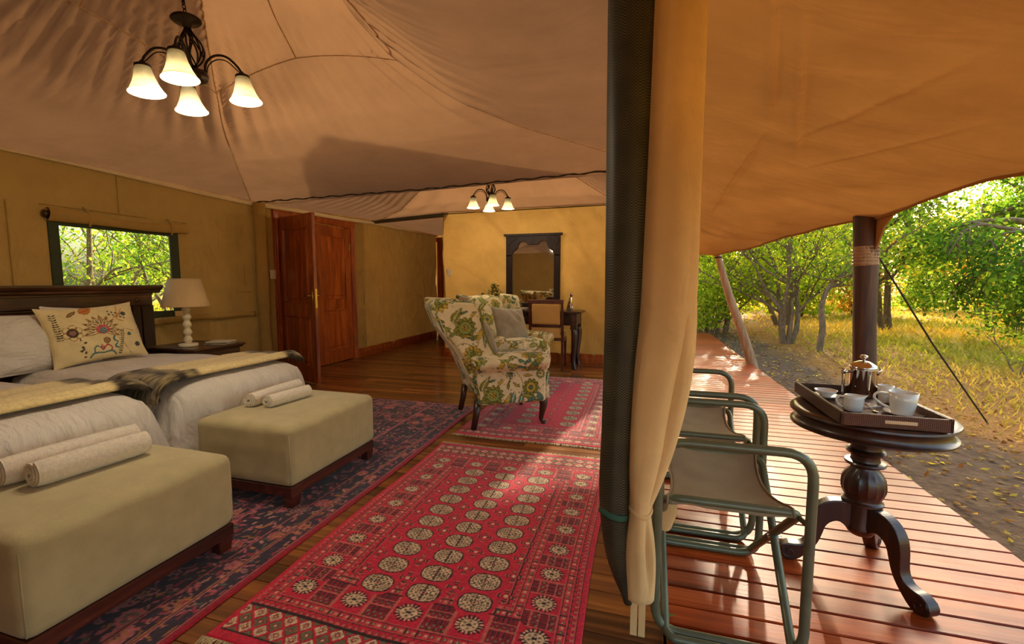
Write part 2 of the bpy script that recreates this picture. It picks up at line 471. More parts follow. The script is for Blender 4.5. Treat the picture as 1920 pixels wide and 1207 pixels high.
for sx, sy in ((-1, 1), (1, 1), (-1, -1), (1, -1)):
    ex = (Q1X-WX) if sx < 0 else (.10-Q1X)
    P = on_ceil([(Q1X+sx*ex*k, Q1Y+sy*1.185*k) for k in (.98, .7, .4, .1)], ceil2, 30); obj('seam', tube(P, .006, 6), M['cord'], ceiling2)
xs = np.linspace(WX+.02, .08, 90)
lac = np.stack([xs, 4.08+0*xs, edge_z(xs)-.012+.006*np.sin(xs*27)], -1)
struct(obj('trim_1', tube(lac, .007+.006*sstep(-.6, 0, xs)+.002*np.sin(xs*60), 6), M['rope']), 'dark laced seam where the two canvas ceilings meet', 'trim')
ys = np.linspace(-.8, EY, 120)
eave = np.stack([np.full(120, WX+.035), ys, np.interp(ys, [-.8, 2.04, 4.0, 4.15, 6.45, EY], [2.10, 2.125, 2.085, 2.085, 2.165, 2.20])-.012+.004*np.sin(ys*3.1)], -1)
struct(obj('trim_2', tube(eave, .020, 8, flat=1.3), M['cord']), 'pale canvas roll along the top of the window wall', 'trim')
_b = box(WX, -2.98, 6.42, 6.48, 2.150, 2.205); _b[0][:, 2] += .062*(_b[0][:, 0]-WX)/1.29
struct(obj('trim_3', _b, M['beam'], None, False), 'dark beam above the corridor entrance', 'trim')
_e = np.array([(.105, yy, 2.20+.004*math.sin(yy*5)) for yy in np.linspace(-.8, 6.5, 60)])
struct(obj('trim_6', tube(_e, .034, 10), M['awn']), 'canvas-wrapped eave beam between the bedroom ceiling and the awning', 'trim')
far_seam = np.stack([np.linspace(-3.0, .08, 40), np.full(40, FY-.012), np.interp(np.linspace(-3, .08, 40), [-3, -.4, .1], [2.25, 2.272, 2.275])], -1)
struct(obj('trim_4', tube(far_seam, .007, 6), M['rope']), 'thin dark edging where the far wall meets the canvas ceiling', 'trim')

# ------------------------------------------------------------------ canvas walls
def wall_mesh(axis, at, a0, a1, ztop, holes=(), res=.03, amp=.012, seed=0):
    na = int((a1-a0)/res)+1; nz = int(2.2/res)
    A = np.linspace(a0, a1, na); K = np.linspace(0, 1, nz)
    for h in holes:                              # snap grid lines to the openings
        for e in h[:2]: A[np.argmin(np.abs(A-e))] = e
    AA, KK = np.meshgrid(A, K, indexing='ij'); top = ztop(AA) if callable(ztop) else np.full_like(AA, ztop)
    ZZ = KK*top
    d = amp*(np.sin((AA*1.0+ZZ*1.3)*5+6*vnoise(AA, ZZ, .8, seed))*.35 + 1.6*vnoise(AA+ZZ*.6, ZZ*.5-AA*.1, 2.2, seed+1) + .6*vnoise(AA-ZZ*.8, ZZ, 5, seed+2))
    for sl, kf, sd in ((.9, 1.0, 11), (-.55, .8, 12), (.25, .7, 13)):
        nn = vnoise((AA+ZZ*sl)*2.2, (ZZ-AA*sl)*.45, 1.7, seed+sd); d = d + amp*kf*1.1*np.clip(1-np.abs(nn)*9, 0, 1)**1.5*(.5+2*np.clip(vnoise(AA, ZZ, 1.3, seed+sd+4)+.2, 0, 1))
    d = d*sstep(0, .12, ZZ)*sstep(0, .1, top-ZZ)
    for h in holes: 
        near = np.maximum(np.maximum(h[0]-AA, AA-h[1]), np.maximum(h[2]-ZZ, ZZ-h[3])); d = d*sstep(.0, .12, near)
    P = np.stack([at+d, AA, ZZ], -1) if axis == 'x' else np.stack([AA, at-d, ZZ], -1)
    i, j = np.meshgrid(np.arange(na-1), np.arange(nz-1), indexing='ij')
    ca = (A[i]+A[i+1])/2; cz = (ZZ[i, j]+ZZ[i+1, j+1])/2; keep = np.ones(i.shape, bool)
    for h in holes: keep &= ~((ca > h[0]) & (ca < h[1]) & (cz > h[2]) & (cz < h[3]))
    a = (i*nz+j)[keep]; F = np.stack([a, a+nz, a+nz+1, a+1], -1)
    return P.reshape(-1, 3), (F if axis == 'x' else F[:, ::-1])
WIN = (2.27, 3.18, .89, 1.645); DOOR = (4.38, 5.91, -.1, 2.09)
wall_left = struct(obj('wall_left', wall_mesh('x', WX, -.8, EY, lambda a: np.interp(a, [-.8, 2.04, 4.08, 5.2, 6.45, EY], [2.12, 2.14, 2.12, 2.19, 2.23, 2.25]), (WIN, DOOR), amp=.016), M['wall']),
                   'olive-tan canvas wall with the mesh window and the double doors', 'wall')
wall_far = struct(obj('wall_far', wall_mesh('y', FY, -3.0, .10, lambda a: np.interp(a, [-3, -.4, .1], [2.30, 2.32, 2.32]), (), amp=.020, seed=3), M['wall']),
                  'creased tan canvas wall behind the mirror and console table', 'wall')
struct(obj('wall_corridor', wall_mesh('x', -2.98, 6.45, EY, 2.24, (), amp=.006, seed=5), M['wall']), 'canvas side of the corridor behind the mirror wall', 'wall')
wall_end = struct(obj('wall_end', wall_mesh('y', EY, WX, -2.98, 2.22, (), amp=.006, seed=6), M['wall']), 'canvas wall closing the end of the corridor', 'wall')
struct(obj('wall_near', wall_mesh('y', -.80, WX, .10, 2.12, (), amp=.012, seed=7), M['wall']), 'canvas wall at the near end of the bedroom', 'wall')
struct(obj('wall_bathroom', join(wall_mesh('x', -5.6, 4.1, 6.2, 2.15, (), .08), wall_mesh('y', 4.1, -5.6, WX, 2.15, (), .08), wall_mesh('y', 6.2, -5.6, WX, 2.15, (), .08),
       grid(lambda u, v: (-5.6+u*1.33, 4.1+v*2.1, 2.15+0*u), 5, 5)), M['wall']), 'canvas enclosure behind the wooden double doors', 'wall')
struct(obj('floor', box(-5.6, WX-.05, 4.1, 6.2, -.1, 0), M['floor'], None, False), 'plank floor behind the wooden double doors', 'floor')
# flap hem and stitched seam lines on the window wall
for (ya, za, yb, zb) in ((2.02, .9, 2.02, 1.76), (2.2, 1.76, 3.3, 1.755), (2.72, 1.77, 2.72, 2.1), (3.30, 1.10, 4.0, 1.075), (3.93, 1.15, 3.93, 1.38)):
    P = np.array([(WX+.012, ya+(yb-ya)*k, za+(zb-za)*k) for k in np.linspace(0, 1, 12)])
    obj('stitch', tube(P, .004, 5), M['wall'], wall_left)

# corridor end door casing and skirtings
G = join(box(-4.22, -4.12, EY-.05, EY-.01, 0, 2.13, .006), box(-3.42, -3.32, EY-.05, EY-.01, 0, 2.13, .006), box(-4.24, -3.30, EY-.055, EY-.008, 2.05, 2.15, .006))
dr2 = struct(obj('door_2', G, M['door'], None, False), 'dark wooden door in its casing at the end of the corridor', 'door')
obj('door_leaf', box(-4.12, -3.42, EY-.03, EY-.012, 0, 2.05, .004), M['door'], dr2, False)
def skirt(name, axis, at, a0, a1, label):
    prof = [(0, 0), (.022, 0), (.022, .075), (.017, .085), (.017, .10), (.012, .108), (.012, .125), (.004, .14), (0, .14)]
    if axis == 'x': G = prism([(at+p, q) for p, q in prof], a0, a1, 'y')
    else: G = prism([(at-p, q) for p, q in prof], a0, a1, 'x')
    return struct(obj(name, G, M['door'], None, False), label, 'baseboard')
skirt('baseboard_left', 'x', WX, 5.93, EY-.05, 'reddish wooden skirting along the corridor wall')
skirt('baseboard_left', 'x', WX, -.8, 4.36, 'wooden skirting below the window wall behind the beds')
skirt('baseboard_far', 'y', FY, -3.0, .10, 'reddish wooden skirting below the mirror wall')

# ------------------------------------------------------------------ window with net and rolled flap
win = thing('window_1', 'netted tent window with dark green border and rolled-up canvas flap', 'window', (WX, 0, 0), 0, None, 'structure')
y0, y1, z0, z1 = WIN
obj('border', join(box(-.004, .014, y0-.03, y0+.035, z0-.03, z1+.03, .003), box(-.004, .014, y1-.05, y1+.03, z0-.03, z1+.03, .003),
    box(-.004, .013, y0, y1, z1-.03, z1+.03, .003), box(-.004, .013, y0, y1, z0-.03, z0+.03, .003)), M['green'], win, False)
t = NT('window_net'); v = t.coord((1, 1, 1)); ck = t.n('TexChecker'); ck.inputs['Scale'].default_value = 520; t.l(v, ck.inputs['Vector'])
d_ = t.n('BsdfDiffuse'); d_.inputs['Color'].default_value = (*srgb(40, 84, 60), 1); tp = t.n('BsdfTransparent'); tp.inputs['Color'].default_value = (.80, .92, .84, 1)
mx = t.n('MixShader'); mr = t.n('MapRange'); t.l(ck.outputs['Fac'], mr.inputs['Value']); mr.inputs['To Min'].default_value = .10; mr.inputs['To Max'].default_value = .30
t.l(mr.outputs[0], mx.inputs['Fac']); t.l(tp.outputs[0], mx.inputs[1]); t.l(d_.outputs[0], mx.inputs[2]); M['net'] = t.done(mx)
obj('net_pane', grid(lambda u, w: (.002+.004*np.sin(u*PI)*np.sin(w*PI), y0+u*(y1-y0), z0+w*(z1-z0)), 12, 10), M['net'], win)
def roll_fn(u, w):
    yy = y0-.045+u*(y1-y0+.14); r = .042-.010*u+.004*np.sin(u*9); zc = z1+.045-.012*np.sin(u*PI)+.006*np.sin(u*8)
    th = w*2*PI; k = 1+.12*np.sin(th*2+u*4)
    return .040+r*k*np.cos(th), yy, zc+r*1.15*k*np.sin(th)
obj('rolled_flap', grid(roll_fn, 40, 18), M['wall'], win)
obj('roll_core', join(tube([(.04, y0-.07, z1+.045), (.04, y0-.03, z1+.045)], .022, 10), tube([(.035, y0-.062, z1+.045), (.035, y0-.058, z1+.045)], .03, 10)), M['dark'], win)
for yy in (y0+.20, y1-.07):
    P = [(.01, yy, z1+.13), (.06, yy, z1+.10), (.084, yy+.002, z1+.05), (.07, yy+.004, z1-.005), (.05, yy+.012, z1-.02)]
    obj('strap', tube(spline(P, 16), .009, 6, flat=.35), M['wall'], win)
obj('corner_block', box(.012, .03, y1-.055, y1+.02, z0-.03, z0+.02, .003), M['roll'], win, False)

# ------------------------------------------------------------------ canvas-wrapped wall rail and corner pole
P = np.array([(WX+.045, yy, .83+.006*math.sin(yy*4)) for yy in np.linspace(.8, 4.0, 60)])
struct(obj('trim_5', tube(P, .030+.004*np.sin(P[:, 1]*11), 10), M['wall']), 'canvas-wrapped horizontal rail behind the bedside lamp', 'trim')
P = np.array([(WX+.085, 4.10+.004*math.sin(zz*5), zz) for zz in np.linspace(0, 2.08, 40)])
tag(obj('tent_pole', tube(P, .062+.004*np.sin(P[:, 2]*7), 14), M['wall']), 'canvas-sleeved upright tent pole beside the wooden double doors', 'tent pole')

# ------------------------------------------------------------------ double doors
dr = thing('door_1', 'panelled reddish-brown wooden double doors with one leaf open', 'door', (WX, 0, 0), 0, None, 'structure')
fy0, fy1, fz = 4.36, 5.93, 2.105
prof = [(0, 0), (.03, 0), (.034, .012), (.026, .03), (.032, .05), (.022, .075), (.022, .09), (0, .09)]
obj('door_frame', join(prism([(p, fy0+q) for p, q in prof], 0, fz-.09, 'z'), prism([(p, fy1-q) for p, q in prof], 0, fz-.09, 'z'),
    prism([(p, fz-q) for p, q in prof], fy0, fy1, 'y'), box(-.10, .004, fy0+.075, fy0+.095, 0, fz-.09), box(-.10, .004, fy1-.095, fy1-.075, 0, fz-.09), box(-.10, .004, fy0+.08, fy1-.08, fz-.11, fz-.08)), M['door'], dr, False)
def leaf_parts(parent, w, hgt, side):
    """leaf in local frame: hinge at origin, runs along +y, faces x; panels on both faces"""
    th = .02; r0, r1 = .10, w-.10
    rails = [(0, .19), (.78, .93), (hgt-.14, hgt)]
    G = [box(-th, th, 0, r0, 0, hgt, .003), box(-th, th, r1, w, 0, hgt, .003)] + [box(-th, th, r0, r1, a, b, .002) for a, b in rails]
    leaf = obj('door_leaf', join(*G), M['door'], parent, False)
    for a, b in ((.19, .78), (.93, hgt-.14)):
        obj('panel', join(box(-.006, .006, r0, r1, a, b, .001), box(-.013, .013, r0+.045, r1-.045, a+.05, b-.05, .006),
            *[box(-.022, .022, r0 if k == 0 else r1-.016, r0+.016 if k == 0 else r1, a, b, .004) for k in (0, 1)],
            *[box(-.022, .022, r0, r1, a if k == 0 else b-.016, a+.016 if k == 0 else b, .004) for k in (0, 1)]), M['door'], leaf, False)
    for zc in (.25, hgt-.32): obj('hinge', box(-.024, .006, -.012, .02, zc, zc+.11, .003), M['brass'], leaf, False)
    if side:
        for s in (-1, 1):
            obj('handle', join(box(s*.020, s*.027, w-.068, w-.028, .90, 1.08, .002), tube(bend_path([(s*.02, w-.048, 1.02), (s*.066, w-.048, 1.02), (s*.066, w-.155, 1.018)], .02), .008, 8)), M['brass'], leaf)
        obj('lock_plate', box(-.012, .012, w-.002, w+.002, .88, 1.10, .001), M['brass'], leaf, False)
    return leaf
lf = leaf_parts(dr, .77, 1.955, True); lf.location = (.01, fy0+.10, .012); lf.rotation_euler = (0, 0, math.radians(-90-20))
lf2 = leaf_parts(dr, .735, 1.975, False); lf2.location = (-.015, fy1-.095, .012); lf2.rotation_euler = (0, 0, math.radians(180))
for nm, loc, lab in (('light_switch', (WX+.012, 4.325, 1.28), 'small white light switch beside the wooden double doors'),):
    s_ = thing(nm, lab, 'light switch', loc); obj('plate', box(-.005, .006, -.04, .04, -.055, .055, .004), M['plate'], s_, False); obj('rocker', box(.005, .011, -.012, .012, -.025, .025, .002), M['plate'], s_, False)
s_ = thing('light_switch', 'small white light switch on the far wall near the corridor', 'light switch', (-2.90, FY-.012, 1.34)); obj('plate', box(-.04, .04, -.006, .005, -.055, .055, .004), M['plate'], s_, False); obj('rocker', box(-.012, .012, -.011, -.005, -.025, .025, .002), M['plate'], s_, False)

# ------------------------------------------------------------------ awning over the deck
def awn_edge(y): return np.interp(y, [-2, 2.5, 4.05, 5.5, 6.6, 7.25], [1.72, 1.72, 1.70, 1.50, 1.25, 1.06])
def awn_fn(u, v):
    y = -1.6+v*8.85; xe = awn_edge(y); x = .10+u*(xe-.10)
    ze = np.interp(y, [-2, 2.6, 4.05, 5.5, 7.25], [1.70, 1.70, 1.715, 1.665, 1.59])
    z = 2.20+(ze-2.20)*(u**.92) - .05*np.sin(u*PI)*(1+.4*np.sin(y*1.5))
    z = z - (1-sstep(0, 1.0, 7.25-y))*.38*(1-u)
    z = z + .022*vnoise(x, y, 1.6, 8) + .010*vnoise(x+y, y-x, 3.5, 9) + .008*np.sin((x*2.2+y)*4+5*vnoise(x, y, 1, 3))*sstep(.1, .6, u)
    z = z - .035*np.exp(-((y-4.05)/.35)**2)*sstep(.75, 1, u)
    for (ax, ay, bx, by, h, w) in ((.63, 2.65, .70, 5.2, .016, .016), (.34, 1.45, .63, 2.65, .012, .012), (.43, 1.5, .92, 3.2, .010, .014), (1.0, 1.6, .75, 2.9, .008, .02), (1.3, 2.2, .95, 3.3, .008, .02), (.3, 3.2, .55, 4.6, .008, .02), (1.25, .9, 1.5, 2.4, .008, .02)):
        dx, dy = bx-ax, by-ay; L2 = dx*dx+dy*dy; k = ((x-ax)*dx+(y-ay)*dy)/L2; kc = np.clip(k, 0, 1)
        dd = np.hypot(x-ax-kc*dx, y-ay-kc*dy); side = ((x-ax)*dy-(y-ay)*dx)/math.sqrt(L2)
        z = z - h*np.exp(-(dd/w)**2)*np.sin(PI*np.clip(kc, .02, .98)) + h*.5*np.exp(-(dd/(w*3))**2)*np.sin(PI*kc)*np.sign(side)
    return x, y, z
awn = tag(obj('awning', grid(awn_fn, 150, 420), M['awn']), 'orange-tan canvas awning stretched over the veranda deck', 'awning')
hem = np.stack(awn_fn(np.ones(200), np.linspace(0, 1, 200)), -1)
obj('hem', tube(hem+np.array([0, 0, -.006]), .010, 6), M['awn'], awn)
# ------------------------------------------------------------------ dyed patterns (colours of the yarn or print itself)
class Ras:
    """small colour grid that knots or threads are looked up from; u, v in metres"""
    def __init__(s, w, h, res, bg, wrap=False):
        s.w, s.h, s.res, s.wrap = w, h, res, wrap
        s.nu, s.nv = int(round(w/res)), int(round(h/res))
        s.U, s.V = np.meshgrid((np.arange(s.nu)+.5)*res, (np.arange(s.nv)+.5)*res, indexing='ij')
        s.C = np.empty((s.nu, s.nv, 3)); s.C[:] = bg
    def put(s, cx, cy, rad, fn):
        """fn(du,dv)-> list of (mask,colour) drawn in order around (cx,cy)"""
        offs = [(a, b) for a in (-s.w, 0, s.w) for b in (-s.h, 0, s.h)] if s.wrap else [(0, 0)]
        for a, b in offs:
            x, y = cx+a, cy+b
            i0, i1 = int((x-rad)/s.res), int((x+rad)/s.res)+2; j0, j1 = int((y-rad)/s.res), int((y+rad)/s.res)+2
            i0, i1, j0, j1 = max(i0, 0), min(i1, s.nu), max(j0, 0), min(j1, s.nv)
            if i1 <= i0 or j1 <= j0: continue
            sl = (slice(i0, i1), slice(j0, j1))
            for m, c in fn(s.U[sl]-x, s.V[sl]-y):
                s.C[sl][m] = c
    def at(s, u, v):
        if s.wrap: i = np.floor(u/s.res).astype(int) % s.nu; j = np.floor(v/s.res).astype(int) % s.nv
        else: i = np.clip((u/s.res).astype(int), 0, s.nu-1); j = np.clip((v/s.res).astype(int), 0, s.nv-1)
        return s.C[i, j]
def leaf_fn(L, W, ang, bend, col, line, vein=None, ow=.0045):
    ca, sa = math.cos(ang), math.sin(ang)
    def fn(du, dv):
        a = du*ca+dv*sa; b = -du*sa+dv*ca - bend*(a/L)**2*L
        k = np.clip(a/L, 0, 1); w = W*np.sin(PI*k**.8)**.9
        ins = (a > 0) & (a < L) & (np.abs(b) < w)
        out = [(ins, line), ((a > .004) & (a < L-.004) & (np.abs(b) < w-ow), col)]
        if vein is not None: out.append((ins & (np.abs(b) < .0028) & (a < L*.85), vein))
        return out
    return fn
def flower_fn(R, n, ph, cols, line):
    def fn(du, dv):
        r = np.hypot(du, dv); th = np.arctan2(dv, du); e = R*(.80+.20*np.abs(np.cos((th-ph)*n/2)))
        out = [(r < e+.004, line), (r < e, cols[0]), ((r < e) & (np.abs(np.sin((th-ph)*n/2)) > .93) & (r > R*.35), line)]
        if len(cols) > 1: out += [(r < R*.62, line), (r < R*.57, cols[1])]
        if len(cols) > 2: out += [(r < R*.34, line), (r < R*.29, cols[2])]
        out.append(((r < R*.26) & (np.sin(du*900)*np.sin(dv*900) > .1), line))
        return out
    return fn
def stem_pts(pts, n=60): return spline([(a, b, 0) for a, b in pts], n)[:, :2]
def draw_stem(R, pts, w, col):
    for x, y in stem_pts(pts): R.put(x, y, w*2, lambda du, dv: [(np.hypot(du, dv) < w, col)])

cream, olive, sage, teal, must, brn = srgb(222, 206, 164), srgb(126, 126, 50), srgb(140, 152, 84), srgb(84, 124, 106), srgb(196, 164, 62), srgb(92, 66, 34)
dkol = srgb(80, 78, 38)
FL = Ras(.66, .60, .0026, cream, True); _r = random.Random(11)
for k in range(9):
    x, y = _r.uniform(0, .66), _r.uniform(0, .6); a = _r.uniform(0, 6.28); L = _r.uniform(.12, .22)
    pts = [(x, y), (x+L*.5*math.cos(a), y+L*.5*math.sin(a)), (x+L*math.cos(a+.5), y+L*math.sin(a+.5)), (x+L*1.4*math.cos(a+.9), y+L*1.4*math.sin(a+.9))]
    draw_stem(FL, [(p[0] % .66 if False else p[0], p[1]) for p in pts], .0026, olive)
LV = [(.05, .08, .4), (.16, .05, 1.9), (.30, .09, .9), (.40, .25, 2.4), (.52, .07, 1.2), (.60, .20, 2.0), (.10, .28, 1.0), (.22, .36, 2.7), (.34, .44, .5), (.47, .40, 1.6), (.58, .48, 2.6), (.08, .50, .2), (.20, .55, 1.4), (.62, .36, .9), (.28, .24, 3.6), (.44, .54, 4.2), (.12, .18, 5.0), (.36, .15, 5.6)]
for k, (x, y, a) in enumerate(LV):
    c = (olive, sage, must, teal, olive, sage)[k % 6]
    FL.put(x, y, .19, leaf_fn(_r.uniform(.10, .17), _r.uniform(.019, .030), a, _r.uniform(-.5, .5), c, dkol, must if k % 3 else cream))
for x, y, R, n, cs in ((.17, .20, .062, 9, (sage, must, teal)), (.49, .19, .055, 8, (teal, cream, must)), (.33, .34, .06, 11, (must, sage, olive)), (.05, .42, .052, 8, (sage, teal, cream)), (.55, .56, .06, 10, (olive, must, teal)), (.24, .50, .034, 7, (must, brn, cream)), (.40, .06, .032, 7, (cream, teal, must)), (.62, .05, .03, 6, (sage, cream, must))):
    FL.put(x, y, .09, flower_fn(R, n, _r.random()*6, cs, dkol))
for x, y, R, n, cs in ((.10, .10, .078, 12, (must, olive, sage)), (.36, .22, .07, 10, (sage, cream, teal)), (.58, .42, .08, 13, (teal, must, olive)), (.28, .52, .07, 11, (olive, sage, must))):
    FL.put(x, y, .10, flower_fn(R, n, _r.random()*6, cs, dkol))
for k in range(26):
    x, y = _r.uniform(0, .66), _r.uniform(0, .6); FL.put(x, y, .12, leaf_fn(_r.uniform(.05, .09), _r.uniform(.009, .016), _r.uniform(0, 6.28), _r.uniform(-.7, .7), _r.choice((olive, must, sage, teal)), dkol))
for k in range(70):
    x, y = _r.uniform(0, .66), _r.uniform(0, .6); FL.put(x, y, .012, lambda du, dv: [(np.hypot(du, dv) < .0055, _r.choice((brn, olive, teal, must)))])
def floral_col(G, off=0.0):
    V, F = G; N = np.abs(vnormals(V, F)); k = N.argmax(1)
    a = np.where(k == 0, V[:, 1], V[:, 0]); b = np.where(k == 2, V[:, 1], V[:, 2])
    return FL.at(a*.86+off+k*.21, b*.86+off*.7+k*.13)

M['floral'] = m_attr('floral_fabric', .85, .25, 260, .10, 14, .15)
M['pile'] = m_attr('rug_pile', .95, .6, 340, .22, 60, .25, .1)
M['linen'] = m_attr('embroidered_linen', .9, .3, 300, .08, 20)
M['otto'] = m_plain('ottoman_suede', srgb(186, 174, 130), .85, var=.10, vs=9, bump=.25, bs=160, sheen=.25, spec=.2)
M['mahog'] = m_wood('mahogany', srgb(44, 16, 12), srgb(86, 36, 24), srgb(116, 56, 36), 1, .35, 5, .12, coat=.3, objrand=.1)
M['towel'] = m_plain('terry_towel', srgb(232, 222, 204), .95, var=.10, vs=70, bump=1.0, bs=260, sheen=.3, spec=.1)
t = NT('cotton_sheet'); v = t.coord(); v2 = t.coord((1.0, 3.0, .8))
_w = t.bump(t.noise(v2, 5.0, 4, .55, 1.2), .55, .05); _w = t.bump(t.noise(v, 22, 3), .25, .008, _w)
M['sheet'] = t.done(t.bsdf(t.ramp(t.noise(v, 5, 3), [(.3, srgb(204, 197, 186)), (.7, srgb(216, 209, 198))]), .85, 0, _w, .2, 0, .2))
M['throw'] = m_attr('woven_throw', .95, .8, 220, .16, 60, .3, .1)
M['grey'] = m_plain('grey_velvet', srgb(150, 136, 112), .8, var=.18, vs=14, bump=.3, bs=60, sheen=.5)

# ------------------------------------------------------------------ ottomans
def make_ottoman(name, label, loc, hy):
    t = thing(name, label, 'ottoman', loc, 0, 'upholstered ottomans at the foot of the beds')
    hx = .315
    def puff(V):
        W = V.copy(); k = np.clip(1-(np.abs(V[:, 0])/hx)**4, 0, 1)*np.clip(1-(np.abs(V[:, 1])/hy)**4, 0, 1)
        W[:, 2] += np.where(V[:, 2] > .1, .012*k, 0)
        kz = np.clip(1-(np.abs(V[:, 2])/.16)**4, 0, 1)
        W[:, 0] += np.sign(V[:, 0])*.008*kz*np.clip(1-(np.abs(V[:, 1])/hy)**6, 0, 1)*(np.abs(V[:, 0]) > hx-.03)
        W[:, :2] += (.004*vnoise(V[:, 0]+V[:, 1], V[:, 2]*3+V[:, 1], 6, 2))[:, None]
        return W
    c = obj('cushion', move(rbox(hx, hy, .158, .038, .025, puff), (0, 0, .272)), M['otto'], t)
    for sx in (-1, 1):
        for sy in (-1, 1):
            obj('seam', tube([(sx*(hx-.0115), sy*(hy-.0115), .13), (sx*(hx-.0105), sy*(hy-.0105), .27), (sx*(hx-.0115), sy*(hy-.0115), .39)], .0028, 5), M['otto'], c)
    obj('base_frame', box(-hx+.008, hx-.008, -hy+.008, hy-.008, .062, .116, .004), M['mahog'], t, False)
    for sx in (-1, 1):
        for sy in (-1, 1):
            G = box(-.03, .03, -.035, .035, 0, .064, .003); V = G[0].copy(); V[:, :2] *= (.75+.25*(V[:, 2:3]/.064)); 
            obj('leg', (V+np.array([sx*(hx-.04), sy*(hy-.046), 0]), G[1]), M['mahog'], t, False)
    return t
make_ottoman('ottoman', 'cream upholstered ottoman closest to the camera, carrying the longer pair of rolled towels', (-2.005, 1.10, .010), .352)
make_ottoman('ottoman', 'cream upholstered ottoman at the foot of the bed beside the lamp', (-2.005, 2.145, .010), .375)

def make_towel(label, loc, rz, L, R, group):
    t = thing('rolled_towel', label, 'towel', loc, rz, group)
    turns = 3.1; n = 110; th = np.linspace(0, turns*2*PI, n); r = .008+(R-.010)*(th/th[-1])
    w = (R-.010)/turns*.46
    ny = 64; ys = np.linspace(-L/2, L/2, ny); V = []; F = []
    ring = []
    for s in (1, -1):
        q = np.arange(n) if s > 0 else np.arange(n)[::-1]
        rr = r[q]+s*w; ring.append(np.stack([rr*np.cos(th[q]+.6), rr*np.sin(th[q]+.6)*.93], -1))
    ring = np.vstack(ring); m = len(ring)
    rim = R*.93
    for i, yy in enumerate(ys):
        k = 1 - .10*(abs(2*yy/L)**8)
        j = .0050*vnoise(np.arctan2(ring[:, 1], ring[:, 0])*7+ring[:, 0]*20, np.full(m, i*.45), 1, 3)+.002*vnoise(np.arctan2(ring[:, 1], ring[:, 0])*19, np.full(m, i*1.1), 1, 5)
        tele = .010*(np.concatenate([th, th[::-1]])/th[-1]-.6)*np.sign(yy)*(abs(2*yy/L)**6)
        V.append(np.stack([ring[:, 0]*k*(1+j*8), np.full(m, yy)-tele, rim+ring[:, 1]*k*(1+j*8)], -1))
    V = np.vstack(V)
    for i in range(ny-1):
        for j in range(m):
            a, b = i*m+j, i*m+(j+1) % m; F.append((a, b, b+m, a+m))
    for base in (0, (ny-1)*m):
        for j in range(n-1):
            F.append((base+j, base+j+1, base+2*n-2-j, base+2*n-1-j))
    obj('roll', (V, F), M['towel'], t)
    return t
g = 'rolled white towels laid on the ottomans'
OT = .010+.272+.158+.010
make_towel('longer rolled white towel at the back of the nearest ottoman', (-2.170, 1.155, OT), math.radians(-4), .43, .060, g)
make_towel('rolled white towel at the front of the nearest ottoman', (-2.045, 1.150, OT), math.radians(-5), .36, .056, g)
make_towel('rolled white towel leaning against the farther bed on the second ottoman', (-2.200, 2.205, OT), math.radians(4), .42, .048, g)
make_towel('shorter rolled white towel in front on the second ottoman', (-2.060, 2.165, OT), math.radians(-6), .30, .044, g)

# ------------------------------------------------------------------ beds
def make_bed(label, yc, hy, seed, flare):
    x0, x1, top = -4.06, -2.385, .60
    t = thing('bed', label, 'bed', ((x0+x1)/2, yc, 0), 0, 'twin beds')
    hx = (x1-x0)/2; n = 300
    per = np.linspace(0, 1, n, endpoint=False)*2*PI
    p = 7.0; c, s = np.cos(per), np.sin(per); rr = (np.abs(c)**p+np.abs(s)**p)**(-1/p)
    ux, uy = c*rr, s*rr; rings = []
    for k in np.concatenate([np.linspace(.06, .85, 16), np.linspace(.88, .97, 5)]):
        X, Y = ux*hx*k, uy*hy*k
        Z = top + .020*np.cos(ux*k*1.4)*np.cos(uy*k*1.4) + .012*vnoise(X, Y, 3, seed) + .006*vnoise(X*.6, Y, 12, seed+1)
        Z = Z - .030*sstep(.80, 1.0, k) - .02*sstep(.9, 1, k)
        rings.append(np.stack([X, Y, Z], -1))
    arc = np.cumsum(np.hypot(np.diff(ux*hx, append=ux[0]*hx), np.diff(uy*hy, append=uy[0]*hy)))
    fold = np.sin(arc*38+4*np.sin(arc*4.3+seed))*.6+np.sin(arc*71+seed*2)*.4; fold = np.sign(fold)*np.abs(fold)**.7
    corner = (np.abs(ux) > .86) & (np.abs(uy) > .75)
    cf = np.convolve(np.tile(corner.astype(float), 3), np.ones(25)/25, 'same')[n:2*n]
    for h in np.linspace(0, 1, 18):
        out = .012+.030*math.sin(min(1, h/.12)*PI/2) + h*flare*(.15+.85*np.abs(uy)**3) + .05*h*cf
        amp = (.006+.034*h)*(.8+1.3*cf+.35*np.abs(uy)**4)
        k = out+amp*fold
        X = ux*hx*.97+np.sign(ux)*np.abs(ux)**4*k*np.where(ux > 0, .85, .1); Y = uy*hy*.97+np.sign(uy)*np.abs(uy)**4*k
        Z = top-.045-.030*min(1, h/.12) - (top-.085)*h + .02*cf*h*0
        rings.append(np.stack([X, Y, np.full(n, Z)], -1))
    V = np.vstack([np.array([[0, 0, top+.025]])]+rings); F = [(0, 1+j, 1+(j+1) % n) for j in range(n)]
    for i in range(len(rings)-1):
        for j in range(n):
            a, b = 1+i*n+j, 1+i*n+(j+1) % n; F.append((a, a+n, b+n, b))
    obj('duvet', (V, F), M['sheet'], t)
    obj('divan_base', box(-hx+.04, hx-.08, -hy+.05, hy-.05, .02, .50, .02), M['sheet'], t, False)
    return t
make_bed('white-draped bed nearer the front, with the plain cream throw', 1.20, .475, 1, .13)
make_bed('white-draped bed under the embroidered cushion, next to the bedside lamp', 2.265, .475, 4, .10)

